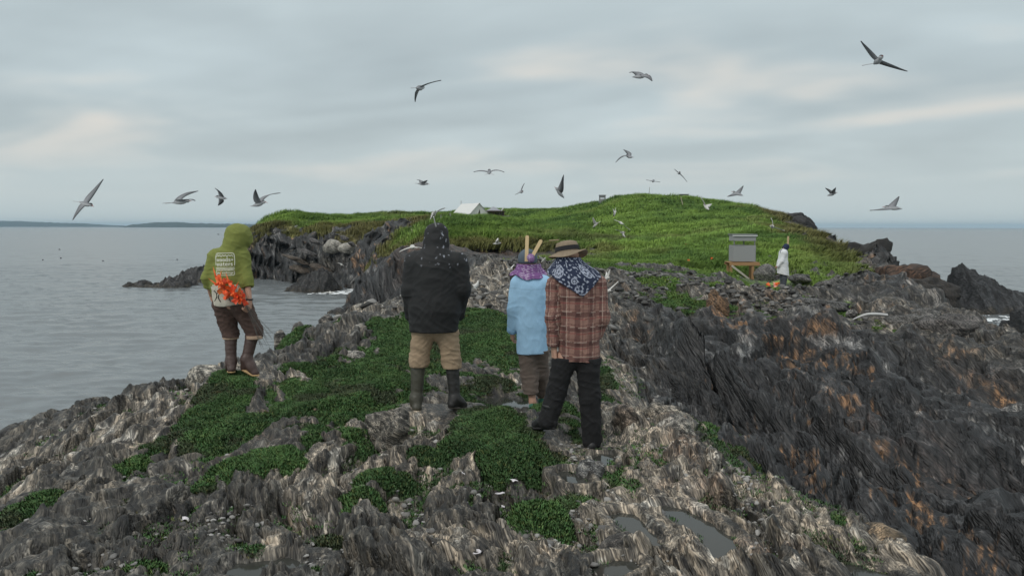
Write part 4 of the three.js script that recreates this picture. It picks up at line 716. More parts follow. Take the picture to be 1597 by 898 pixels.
// bits of shell and feather on the near rock
function shell(px, py, size, turn, label, crescent) {
  const q = groundAt(px, py); q.y = land(q.x, q.z) + .015;
  const g = sheet((u, v) => { const a = crescent ? (u - .5) * 3.4 : (u - .5) * 2.2, r = crescent ? size * (.55 + v * .45 * Math.cos((u - .5) * 3)) : size * v; return V(Math.sin(a) * r, Math.sin(v * 2.4) * size * .28 + n2(u * 5, v * 4 + px) * size * .08, Math.cos(a) * r * .8); }, 14, 6, .003);
  const m = new THREE.Mesh(g, std([.72, .68, .70], .5)); m.position.copy(q); m.rotation.y = turn; return top(shade(m), 'shell', label, 'shell');
}
shell(741, 862, .04, 1.2, 'white crescent-shaped shell on dark rock near the lower edge, left of middle', true);
shell(778, 740, .045, .4, 'pinkish white shell on the dark rock just below the turf mound', false);
shell(782, 752, .03, 2, 'small pinkish shell fragment just under the bigger pinkish one', false);
shell(720, 742, .03, 2, 'tiny white shell fragment at the top of the grey ribbed rock', false);
shell(800, 733, .04, 2.6, 'pale feather-like sliver of shell at the lower edge of the turf mound', false);
shell(283, 798, .05, 2.3, 'white flat shell among the dark rock at the left, below the turf', false);
shell(606, 705, .045, .9, 'small white shell beside the green strip below the large pale boulder', false);
shell(1084, 815, .04, .9, 'white sliver floating at the edge of the longest rain pool', false);
// lobster-pot buoys far out
for (const [px, py, d, label] of [[92, 390, 170, 'dark buoy floating far out, left of another at the same distance'], [160, 408, 115, 'dark buoy floating nearer, between shore and reef at the left'], [340, 364, 480, 'tiny buoy close under the far wooded island'], [66, 407, 118, 'small buoy at the far left, before the two farther ones'], [94, 403, 125, 'dark buoy right of the small one at the far left'], [276, 406, 120, 'small buoy between the reef and the open sea, left of the olive sleeve']]) {
  const q = at(px, py, d), g = group('buoy', V(q.x, 0, q.z), label, 'buoy'), s = d / 1500;
  part(g, 'float', new THREE.CapsuleGeometry(s, s * 1.6, 6, 12).rotateZ(1.2).translate(0, s * .5, 0), std([.05, .05, .055], .6));
  part(g, 'handle', rod(V(0, s * .6, 0), V(-s * 1.6, s * 1.7, 0), s * .16), std([.2, .12, .08]));
}

// ---------------------------------------------------------------- terns: one body each, spread over the joints that the photograph shows
// [d, head x, y, tail x, y, which way the body points in depth, wing, wing, label]; a wing: [wrist x, y, tip x, y, depth sign]
const TERNMAT = vcol(0.75, { side: THREE.DoubleSide }), BILL = std([.30, .05, .03], .5);
function reach(from, px, py, L, sgn) {          // the point on the pixel's ray that lies L metres from "from"
  const q = at(px, py, -from.z), dx = Math.hypot(q.x - from.x, q.y - from.y), dz = Math.sqrt(Math.max(0, L * L - dx * dx));
  return at(px, py, -from.z - dz * sgn);
}
function tern(d, hx, hy, tx, ty, bs, wa, wb, label, o = {}) {
  const S = o.size || 1, mid = at((hx * .55 + tx * .45), (hy * .55 + ty * .45), d);
  const H = reach(mid, hx, hy, .12 * S, bs), T = reach(mid, tx, ty, .17 * S, -bs);
  const g = new THREE.Group(); g.position.copy(mid); H.sub(mid); T.sub(mid);
  const axis = H.clone().sub(T).normalize(); let up = V(0, 1, 0); if (Math.abs(axis.y) > .85) up = V(0, .2, 1); const side = axis.clone().cross(up).normalize(); up = side.clone().cross(axis).normalize();
  const BL_ = .25 * S, pos = [], col = [], idx = [];
  const W = o.white ? [.70, .68, .64] : [.46, .465, .48], G = o.white ? [.56, .55, .52] : [.22, .228, .245], K = [.018, .018, .02];
  // trunk from tail root to beak root
  const st = [[0, .006, .5], [.12, .017, .7], [.3, .030, .9], [.5, .036, 1], [.66, .033, 1], [.78, .024, 1], [.85, .022, 1], [.92, .026, 1], [.98, .022, 1], [1.03, .010, 1], [1.045, .002, 1]], NR = 10;
  const base = H.clone().addScaledVector(axis, -BL_);
  st.forEach(([t, r, fl], k) => { const c = base.clone().addScaledVector(axis, BL_ * t).addScaledVector(up, (t > .8 ? .008 : 0) * S); for (let i = 0; i < NR; i++) { const a = i / NR * 6.2832, cs = Math.cos(a), sn = Math.sin(a); pos.push(...c.clone().addScaledVector(side, cs * r * S).addScaledVector(up, sn * r * S * fl).toArray()); const cap = t > .84 && sn > .1; col.push(...(cap ? K : sn > .25 ? G : W)); } });
  for (let k = 0; k + 1 < st.length; k++) for (let i = 0; i < NR; i++) { const a = k * NR + i, b = k * NR + (i + 1) % NR; idx.push(a, b, a + NR, b, b + NR, a + NR); }
  const panel = (rows, c0, c1, th) => {       // closed thin membrane over rows of [front point, back point]
    const o0 = pos.length / 3, n = rows.length;
    rows.forEach(([f, b], k) => { const nrm = (k + 1 < n ? rows[k + 1][0].clone().sub(f) : f.clone().sub(rows[k - 1][0])).cross(b.clone().sub(f)).normalize(), q = f.clone().lerp(b, .4).addScaledVector(nrm, th * (1 - k / n)), c = mix3(c0, c1, k / (n - 1)); for (const p of [f, q.clone().addScaledVector(nrm, th), b, q.clone().addScaledVector(nrm, -th)]) { pos.push(...p.toArray()); col.push(...c); } });
    for (let k = 0; k + 1 < n; k++) for (let i = 0; i < 4; i++) { const a = o0 + k * 4 + i, b = o0 + k * 4 + (i + 1) % 4; idx.push(a, b, a + 4, b, b + 4, a + 4); }
  };
  [wa, wb].forEach((w, wi) => {
    if (!w) return; const [wx, wy, ex, ey, sg] = w;
    const root = axis.clone().multiplyScalar(.035 * S), R0 = root.clone().add(mid), wr = reach(R0, wx, wy, .17 * S, sg), tip = reach(wr, ex, ey, .235 * S, w[5] ?? sg).sub(mid); wr.sub(mid);
    const n = 12, rows = [], cv = new THREE.QuadraticBezierCurve3(root, wr.clone().multiplyScalar(1.25).sub(root.clone().add(tip).multiplyScalar(.125)), tip);
    const ch = [.085, .092, .096, .095, .090, .082, .072, .061, .050, .039, .027, .015, .002];
    for (let k = 0; k <= n; k++) { const t = k / n, f = cv.getPoint(t), tg = cv.getTangent(t); let back = axis.clone().negate(); back.addScaledVector(tg, -back.dot(tg) * .75).normalize(); back.addScaledVector(tg, .5 * sm(t, .4, 1)); rows.push([f.clone().addScaledVector(back, -.012 * S), f.clone().addScaledVector(back, ch[k] * S)]); }
    panel(rows, mix3(G, W, .3), o.white ? W : [.10, .105, .115], .006 * S);
  });
  for (const s of [-1, 1]) {                 // forked tail
    const r0 = base.clone().addScaledVector(axis, .03 * S), e = T.clone().addScaledVector(side, s * .045 * S * (o.fork || 1)).addScaledVector(axis, -.02 * S), rows = [];
    for (let k = 0; k <= 4; k++) { const t = k / 4, c = r0.clone().lerp(e, t).addScaledVector(side, s * .012 * S * Math.sin(t * 3)); rows.push([c.clone().addScaledVector(side, -.016 * S * (1 - t * .9)), c.clone().addScaledVector(side, .016 * S * (1 - t * .9))]); }
    panel(rows, W, W, .004 * S);
  }
  const geo = new THREE.BufferGeometry(); geo.setAttribute('position', new THREE.Float32BufferAttribute(pos, 3)); geo.setAttribute('color', new THREE.Float32BufferAttribute(col, 3)); geo.setIndex(idx); geo.computeVertexNormals();
  part(g, 'body', geo, TERNMAT);
  const b0 = H.clone().addScaledVector(axis, .008 * S).addScaledVector(up, .008 * S), down = o.bill || -.2;
  part(g, 'bill', rod(b0, b0.clone().addScaledVector(axis, .042 * S).addScaledVector(up, .042 * S * down), .006 * S, .001, 6), BILL);
  return top(g, 'tern', label, 'tern');
}
tern(11.2, 142, 320.5, 119, 314, .6, [146, 303, 160, 279, -.4], [126, 325, 112, 343, .5], 'large tern at the far left banking with one wing straight up', { bill: -.5 });
tern(11.5, 294, 314, 257, 317, .15, [283, 306, 308, 297.5, -1, -.2], [296, 308, 303, 313, 1], 'grey tern in level flight between two others above the wooded islet, wings both swept forward');
tern(15, 337, 307, 350, 309, -.3, [342, 300, 335, 293.5, 1], [342, 314, 340, 320.5, -1], 'small tern turned left with wings up and down, above the hooded person');
tern(12.5, 412.5, 315.5, 394, 321, .3, [401, 306, 397.5, 295.5, 1], [415, 303, 437, 301, -1, -.2], 'pale tern hovering with raised wings just above the island tip, right of the olive hood', { bill: -.8, white: 0 });
tern(10.6, 660, 137, 647, 137, -1, [668, 129, 688, 125, .5], [650.5, 145, 647, 159, -.4], 'tern high in the middle sky with wings bent into a boomerang');
tern(18.5, 667, 287.3, 648.5, 286, .2, [660, 281, 650, 280.5, -1], [665, 283, 666, 281, 1], 'small tern flying right over the grass, above the black hood');
tern(14, 763, 266, 763, 272, -1, [752, 264.3, 738.5, 268.4, .2], [773, 262.5, 786.5, 268.6, .2], 'tern coming straight on with wings in a shallow M above the white tent', { fork: 1.6 });
tern(19, 815, 299, 810, 299, 1, [815, 292, 818, 285.8, .3], [808, 301.5, 803.5, 303.2, -.3], 'small tern seen edge-on as a slanted line left of the upright-winged one');
tern(14.5, 867, 294, 876.5, 305, .3, [874, 287, 879.5, 272.5, -.4], [874, 290, 878, 276, 1], 'tern facing left with both wings stretched straight up');
tern(12.5, 1010, 118, 992.5, 119.5, .4, [998, 110.5, 981.5, 113, -.8], [1014, 115.5, 1016.8, 126.5, .6], 'tern gliding high right of the middle with dark drooping wing tips');
tern(17, 977, 243, 985.5, 245, -.7, [970, 240.5, 960.5, 253.5, .3], [979, 239, 972.5, 233, -.6], 'tern banking away above the left shoulder of the hill');
tern(21, 1020, 281.8, 1017, 283, -1, [1014, 281.5, 1008, 280.6, .1], [1024, 282.5, 1030, 284, .1], 'distant tern seen as a flat dark line above the hilltop pole');
tern(21, 1060.5, 269, 1058.5, 271.5, 1, [1056, 266.5, 1052, 263.7, .1], [1065, 274, 1071.6, 283.5, .2], 'distant tern as a thin slanting stroke above the low hilltop blind');
tern(18, 1143.5, 299.5, 1156, 303.8, -.4, [1141, 303, 1135, 306.8, .4], [1152, 297, 1160, 289.6, -.3], 'tern with one wing raised over the right end of the hill skyline');
tern(18, 1098.5, 319, 1104, 325, -.6, [1097, 313, 1091, 305.5, .2], [1104, 318.8, 1110.5, 318.2, -.6], 'cream-white tern against the hillside right of the low hilltop blind', { white: 1 });
tern(9.2, 1376, 89, 1363, 101, 1, [1359, 78.5, 1342.8, 64, .2], [1394, 102, 1416, 111.5, .2], 'dark long-winged tern at the upper right with widely forked tail', { fork: 2.6 });
tern(19, 1304.5, 301, 1296, 303.5, .5, [1296, 296, 1287.5, 293.2, -.3], [1303, 296.5, 1304, 292.5, 1], 'small dark tern over the sea, right of the hill');
tern(12.8, 1381.5, 323, 1396.5, 324.5, -.2, [1372, 326.5, 1358, 328.2, .6], [1392, 316, 1403.5, 306.3, -.4], 'tern low over the right horizon turning left with one wing high');
tern(16, 1205.5, 355, 1204.5, 352, -.7, [1206, 346, 1202.5, 339.5, .3], [1215, 356.5, 1224, 359.6, .3], 'white-bellied tern in front of the grass between the grey blind and the right skyline', { white: 1 });
tern(13, 673.5, 338.5, 677.5, 331, -.6, [684, 328.5, 694.5, 324, -.3], [674, 336, 671, 341.5, .6], 'pale tern swooping just over the black hood', { white: 1 });
tern(12, 641.5, 384, 646, 386.5, -1, [632, 387.5, 622.5, 393, .2], [651, 384.5, 662, 388.2, .2], 'white tern with arched wings beside the left shoulder of the black jacket', { white: 1 });
tern(24, 781, 378.8, 770, 380, .2, [776.5, 374.5, 776.5, 371, -1], [777, 376, 778, 373, 1], 'small white tern against the dark peat bank left of the wooden sticks', { white: 1 });
tern(34, 531, 411, 533, 414, -1, [528.5, 409.5, 526, 410.5, .3], [533, 410.5, 536, 415, .3], 'tiny white tern in front of the dark cliff across the cove', { white: 1 });
tern(22, 514, 455, 516, 458, -1, [508.5, 455, 501, 457.5, .2], [520, 453.5, 527, 459.5, .2], 'white tern skimming the water of the cove before the foam', { white: 1 });
tern(15, 727, 441, 741, 450, .3, [733, 443, 729, 437, 1], [742, 445, 746, 437.5, -1], 'white tern landing on the stones at the right elbow of the black jacket', { white: 1 });
tern(25, 957.5, 337, 959, 331.5, .3, [959, 330, 960.6, 323.5, -.4], [957, 331, 956, 325, 1], 'upright white tern on the grass slope, highest of four over the hat', { white: 1 });
tern(25, 932.5, 347.5, 927.5, 352, .4, [928, 344.5, 924.5, 338.8, .4], [932, 348, 936, 345.5, -.6], 'white tern on the grass slope, left one of four over the hat', { white: 1 });
tern(22, 966, 346, 971, 349, -.8, [964, 344.5, 957.5, 342.8, .3], [975, 352.5, 983.5, 358.8, .2], 'white tern with long level wings, right one of four over the hat', { white: 1 });
tern(24, 974.5, 362.5, 969.5, 362.5, .6, [967, 359.5, 959.5, 358, .3], [973, 366, 975.5, 369.8, .3], 'white tern with folded-down wing, lowest of four over the hat', { white: 1 });
tern(16, 941, 437, 948, 434, -.5, [947, 429, 952, 419.5, .5], [944, 431, 946, 424, -1], 'white tern close above the stones behind the bandana corner', { white: 1 });
tern(14.5, 943, 455, 951, 453.5, -.6, [952, 449, 965, 438.5, .3], [947, 452, 955, 448, -1], 'white tern with blurred raised wing beside the upper sleeve of the plaid shirt', { white: 1 });
tern(26, 799.5, 419.5, 792, 420, .5, [795, 416, 790.5, 411.5, .4], [799, 416.5, 802, 412, -1], 'small white tern over the stones left of the purple bandana', { white: 1 });
tern(24, 845, 409, 849, 404, -.4, [843.5, 404, 840.5, 399, .4], [847, 405.5, 851, 401.5, -.6], 'white tern between the purple bandana and the brim of the hat', { white: 1 });
tern(60, 463.3, 351.7, 460.5, 353, .3, [462, 351.4, 460.5, 351.9, 1], null, 'white gull-like bird sitting in the grass near the tip of the island', { white: 1, size: 1.4 });

// ---------------------------------------------------------------- people: smooth distance fields over joints read from the photograph
const cap = (a, b, ra, rb = ra, sq = null) => ({ a, b, ra, rb, sq });
function fieldOf(prims, k, opt = {}) {
  const P = prims.map(({ a, b, ra, rb, sq }) => { const o = { ax: a.x, ay: a.y, az: a.z, bx: b.x - a.x, by: b.y - a.y, bz: b.z - a.z, ra, rb, sq: sq && [sq[0].x, sq[0].y, sq[0].z, sq[1] - 1] }; if (o.sq) { const q = o.bx * o.sq[0] + o.by * o.sq[1] + o.bz * o.sq[2]; o.bx += o.sq[0] * q * o.sq[3]; o.by += o.sq[1] * q * o.sq[3]; o.bz += o.sq[2] * q * o.sq[3]; } o.l2 = o.bx * o.bx + o.by * o.by + o.bz * o.bz + 1e-9; return o; });
  return (x, y, z) => {
    let r = 1e9;
    for (const o of P) {
      let dx = x - o.ax, dy = y - o.ay, dz = z - o.az;
      if (o.sq) { const q = (dx * o.sq[0] + dy * o.sq[1] + dz * o.sq[2]) * o.sq[3]; dx += o.sq[0] * q; dy += o.sq[1] * q; dz += o.sq[2] * q; }
      let t = (dx * o.bx + dy * o.by + dz * o.bz) / o.l2; t = t < 0 ? 0 : t > 1 ? 1 : t;
      dx -= t * o.bx; dy -= t * o.by; dz -= t * o.bz;
      const d = Math.sqrt(dx * dx + dy * dy + dz * dz) - (o.ra + t * (o.rb - o.ra));
      const e = Math.abs(d - r); if (e < k) { const h = (k - e) / k; r = Math.min(r, d) - h * h * k * 0.25; } else if (d < r) r = d;
    }
    if (opt.folds && Math.abs(r) < 0.05) r += opt.folds(x, y, z);
    if (opt.cut) for (const c of opt.cut) r = Math.max(r, c(x, y, z));
    return r;
  };
}
function meshField(f, lo, hi, cell) {            // surface nets
  const nx = Math.ceil((hi.x - lo.x) / cell) + 1, ny = Math.ceil((hi.y - lo.y) / cell) + 1, nz = Math.ceil((hi.z - lo.z) / cell) + 1, F = new Float32Array(nx * ny * nz), B = 4;
  for (let K = 0; K < nz; K += B) for (let J = 0; J < ny; J += B) for (let I = 0; I < nx; I += B) {
    const m = f(lo.x + (I + 1.5) * cell, lo.y + (J + 1.5) * cell, lo.z + (K + 1.5) * cell), skip = Math.abs(m) > cell * 6 + 0.03;
    for (let k = K; k < Math.min(K + B, nz); k++) for (let j = J; j < Math.min(J + B, ny); j++) for (let i = I; i < Math.min(I + B, nx); i++) F[(k * ny + j) * nx + i] = skip ? m : f(lo.x + i * cell, lo.y + j * cell, lo.z + k * cell);
  }
  const id = new Int32Array(nx * ny * nz).fill(-1), pos = [], idx = [], off = [0, 1, nx, nx + 1, nx * ny, nx * ny + 1, nx * ny + nx, nx * ny + nx + 1];
  const E = [[0, 1], [2, 3], [4, 5], [6, 7], [0, 2], [1, 3], [4, 6], [5, 7], [0, 4], [1, 5], [2, 6], [3, 7]];
  for (let k = 0; k < nz - 1; k++) for (let j = 0; j < ny - 1; j++) for (let i = 0; i < nx - 1; i++) {
    const o = (k * ny + j) * nx + i; let mask = 0; for (let c = 0; c < 8; c++) if (F[o + off[c]] < 0) mask |= 1 << c;
    if (mask === 0 || mask === 255) continue;
    let X = 0, Y = 0, Z = 0, n = 0;
    for (const [a, b] of E) { const fa = F[o + off[a]], fb = F[o + off[b]]; if ((fa < 0) !== (fb < 0)) { const t = fa / (fa - fb); X += (a & 1) + t * ((b & 1) - (a & 1)); Y += (a >> 1 & 1) + t * ((b >> 1 & 1) - (a >> 1 & 1)); Z += (a >> 2) + t * ((b >> 2) - (a >> 2)); n++; } }
    id[o] = pos.length / 3; pos.push(lo.x + (i + X / n) * cell, lo.y + (j + Y / n) * cell, lo.z + (k + Z / n) * cell);
  }
  const quad = (a, b, c, d, flip) => { if (a < 0 || b < 0 || c < 0 || d < 0) return; flip ? idx.push(a, c, b, a, d, c) : idx.push(a, b, c, a, c, d); };
  for (let k = 1; k < nz - 1; k++) for (let j = 1; j < ny - 1; j++) for (let i = 1; i < nx - 1; i++) {
    const o = (k * ny + j) * nx + i, s = F[o] < 0;
    if (s !== F[o + 1] < 0) quad(id[o - nx - nx * ny], id[o - nx * ny], id[o], id[o - nx], !s);
    if (s !== F[o + nx] < 0) quad(id[o - 1 - nx * ny], id[o - 1], id[o], id[o - nx * ny], !s);
    if (s !== F[o + nx * ny] < 0) quad(id[o - 1 - nx], id[o - nx], id[o], id[o - 1], !s);
  }
  const g = new THREE.BufferGeometry(); g.setAttribute('position', new THREE.Float32BufferAttribute(pos, 3)); g.setIndex(idx); g.computeVertexNormals(); return g;
}
function solid(prims, { k = 0.04, cell = 0.011, cut, folds, colour } = {}) {
  const lo = V(1e9, 1e9, 1e9), hi = V(-1e9, -1e9, -1e9);
  for (const p of prims) for (const [q, r] of [[p.a, p.ra], [p.b, p.rb]]) { lo.min(V(q.x - r, q.y - r, q.z - r)); hi.max(V(q.x + r, q.y + r, q.z + r)); }
  const m = k * 0.5 + cell * 3; lo.addScalar(-m); hi.addScalar(m);
  const f = fieldOf(prims, k, { cut, folds }), g = meshField(f, lo, hi, cell);
  if (colour) paint(g, colour); g.userData.field = f; return g;
}
const FLAT = (s) => [V(0, 0, 1), s];            // thinner front to back
const lerpV = (a, b, t) => a.clone().lerp(b, t);

// a hand: palm, four bent fingers of unequal length and a thumb leaving the side of the palm
function handPrims(wrist, dirv, palmN, thumbSide, curl, s = 1) {
  const d = dirv.clone().normalize(), n = palmN.clone().addScaledVector(d, -palmN.dot(d)).normalize(), w = d.clone().cross(n).multiplyScalar(thumbSide), P = [];
  const pt = (u, v, q = 0) => wrist.clone().addScaledVector(d, u * s).addScaledVector(w, v * s).addScaledVector(n, q * s);
  P.push(cap(pt(0, 0), pt(.03, 0), .024 * s, .026 * s, [n, 1.4]));
  for (const v of [-.028, -.009, .010, .027]) P.push(cap(pt(.02, v * .7), pt(.088, v), .017 * s, .0125 * s));
  [[-.030, .060], [-.010, .074], [.010, .080], [.029, .070]].forEach(([v, L], i) => {
    let p = pt(.09, v), ang = curl * .5; const seg = [.45, .32, .23], r = [.0098, .009, .0082, .0068];
    for (let k = 0; k < 3; k++) { const dd = d.clone().multiplyScalar(Math.cos(ang)).addScaledVector(n, Math.sin(ang)).addScaledVector(w, (v * .9)); const q = p.clone().addScaledVector(dd.normalize(), L * seg[k] * s); P.push(cap(p, q, r[k] * s, r[k + 1] * s)); p = q; ang += curl * (.8 + i * .05); }
  });
  const t0 = pt(.025, .026), t1 = pt(.058, .050, .014), t2 = pt(.083, .056, .026 + curl * .01), t3 = pt(.102, .052, .036 + curl * .016);
  P.push(cap(t0, t1, .015 * s, .012 * s), cap(t1, t2, .012 * s, .0105 * s), cap(t2, t3, .0105 * s, .008 * s)); return P;
}
function headPrims(c, fw, up, s = 1) {
  const f = fw.clone().normalize(), u = up.clone().addScaledVector(f, -up.dot(f)).normalize(), r = f.clone().cross(u), pt = (x, y, z) => c.clone().addScaledVector(r, x * s).addScaledVector(u, y * s).addScaledVector(f, z * s), P = [];
  P.push(cap(pt(0, .035, -.025), pt(0, .03, .02), .083 * s, .08 * s), cap(pt(0, -.03, .035), pt(0, -.075, .055), .062 * s, .036 * s), cap(pt(-.03, -.04, .03), pt(.03, -.04, .03), .052 * s));
  P.push(cap(pt(0, .018, .095), pt(0, -.018, .118), .011 * s, .015 * s), cap(pt(-.011, -.022, .103), pt(.011, -.022, .103), .011 * s), cap(pt(-.03, .03, .088), pt(.03, .03, .088), .012 * s), cap(pt(-.02, -.052, .09), pt(.02, -.052, .09), .0095 * s), cap(pt(-.016, -.062, .088), pt(.016, -.062, .088), .009 * s));
  for (const q of [-1, 1]) P.push(cap(pt(q * .083, .015, -.005), pt(q * .08, -.02, .002), .014 * s, .010 * s, [r, 1.7]), cap(pt(q * .032, .008, .078), pt(q * .032, .008, .08), .014 * s));
  return { P, colour: (skin) => (x, y, z) => { const q = V(x, y, z).sub(c), X = Math.abs(q.dot(r)) / s, Y = q.dot(u) / s, Z = q.dot(f) / s; if (Z > .086 && Math.hypot(X - .032, Y - .009) < .009) return [.03, .022, .02]; if (Z > .07 && Math.hypot((X - .032) / 2, Y - .031) < .006) return [.06, .04, .03]; if (Z > .08 && X < .026 && Y < -.045 && Y > -.068) return [.36, .16, .14]; return skin; } };
}
const SKIN = [.48, .28, .20], SKINM = vcol(0.6);
const cloth = (rgb, amt = 0.16, f = 60) => (x, y, z) => { const q = 1 + (n3(x * f, y * f, z * f) * 0.5 + n3(x * 9, y * 9, z * 9) * 0.6) * amt * 1.6; return [rgb[0] * q, rgb[1] * q, rgb[2] * q]; };
const folds = (a, sx = 5, sy = 11, sz = 5) => (x, y, z) => { const w = n3(x * 3, y * 3, z * 3) * 0.12, c = (q) => Math.pow(1 - Math.min(1, Math.abs(q) * 2.4), 2); return a * (n3(x * sx * .8 + 3, y * sy * .5, z * sz * .8) * 0.5 - c(n3(x * sx + w * 9, (y + x * .35 + w) * sy * 1.6, z * sz + 5)) * 0.75 - c(n3(x * sx * 1.9 + 8, (y - x * .5 - w) * sy * 1.9 + 4, z * sz * 1.9)) * 0.4); };

function person(cx, fy, d, label) {
  const base = at(cx, fy, d), g = group('person', base, label, 'person');
  const J = (px, py, dz = 0) => at(px, py, d - dz).sub(base);       // joints: pixel, and how much nearer than the feet
  return { g, J, base };
}
function bodyMesh(g, j, opt) {
  const P = [], h = headPrims(j.head, j.fw, j.hup || V(0, 1, 0), opt.hs || 1);
  const trunk = [cap(j.neck, lerpV(j.head, j.neck, .35), .052, .05), cap(lerpV(j.shL, j.shR, .2).add(V(0, -.03, 0)), lerpV(j.shL, j.shR, .8).add(V(0, -.03, 0)), .06, .06, FLAT(1.2)), cap(lerpV(j.shL, j.shR, .5).add(V(0, -.08, 0)), j.waist, .115, .11, FLAT(1.3)), cap(j.waist, j.pelvis, .12, .13, FLAT(1.2)),
    cap(j.shL, j.elL, .05, .04), cap(j.elL, j.wrL, .038, .026), cap(j.shR, j.elR, .05, .04), cap(j.elR, j.wrR, .038, .026),
    cap(j.hipL, j.knL, .082, .054), cap(j.knL, j.anL, .052, .034), cap(j.hipR, j.knR, .082, .054), cap(j.knR, j.anR, .052, .034), cap(j.anL, j.toeL, .034, .028), cap(j.anR, j.toeR, .034, .028)];
  const skin = opt.skin || SKIN, parts3 = [solid(trunk, { k: .03, cell: .014, colour: () => skin }), solid(h.P.concat([cap(lerpV(j.head, j.neck, .3), j.neck, .052, .056)]), { k: .014, cell: .0045, colour: h.colour(skin) })];
  for (const q of opt.hands || []) parts3.push(solid([cap(lerpV(q[1], q[0], .35), q[0], .031, .024)].concat(handPrims(q[0], q[2], q[3], q[4], q[5], q[6] || 1)), { k: .008, cell: .0032, colour: () => skin }));
  parts3.forEach((q) => { q.userData = {}; });
  return part(g, 'body', mergeGeometries(parts3), SKINM);
}
function boot(g, knee, ankle, toe, r0, colour, sole, opt = {}) {
  const top0 = lerpV(ankle, knee, opt.len || .72), dirf = toe.clone().sub(ankle); const flat = dirf.clone(); const heel = ankle.clone().addScaledVector(flat, -.28).add(V(0, toe.y - ankle.y, 0).multiplyScalar(.9));
  const sh = [cap(top0, ankle, r0, r0 * .78), cap(ankle, lerpV(ankle, toe, .5), r0 * .78, .05), cap(lerpV(ankle, toe, .45), toe, .048, .042, FLAT(1)), cap(ankle, heel, r0 * .75, .044)];
  const up = top0.clone().sub(ankle).normalize(), c = (x, y, z) => (V(x, y, z).sub(top0)).dot(up);
  const m = part(g, 'boot', solid(sh, { k: .035, cell: .009, cut: [c], folds: folds(.0045, 6, 16, 6), colour: cloth(colour, .12, 40) }), vcol(opt.rough || .5));
  const nrm = V(0, 1, 0), S0 = heel.clone().add(V(0, -.028, 0)), S1 = toe.clone().add(V(0, -.026, 0));
  const mm = shade(new THREE.Mesh(solid([cap(S0, lerpV(S0, S1, .3), .040, .036, [nrm, 2.2]), cap(lerpV(S0, S1, .3), S1, .038, .046, [nrm, 2.2])], { k: .02, cell: .007, colour: cloth(sole, .1) }), vcol(.8))); mm.name = 'sole'; m.add(mm); return m;
}

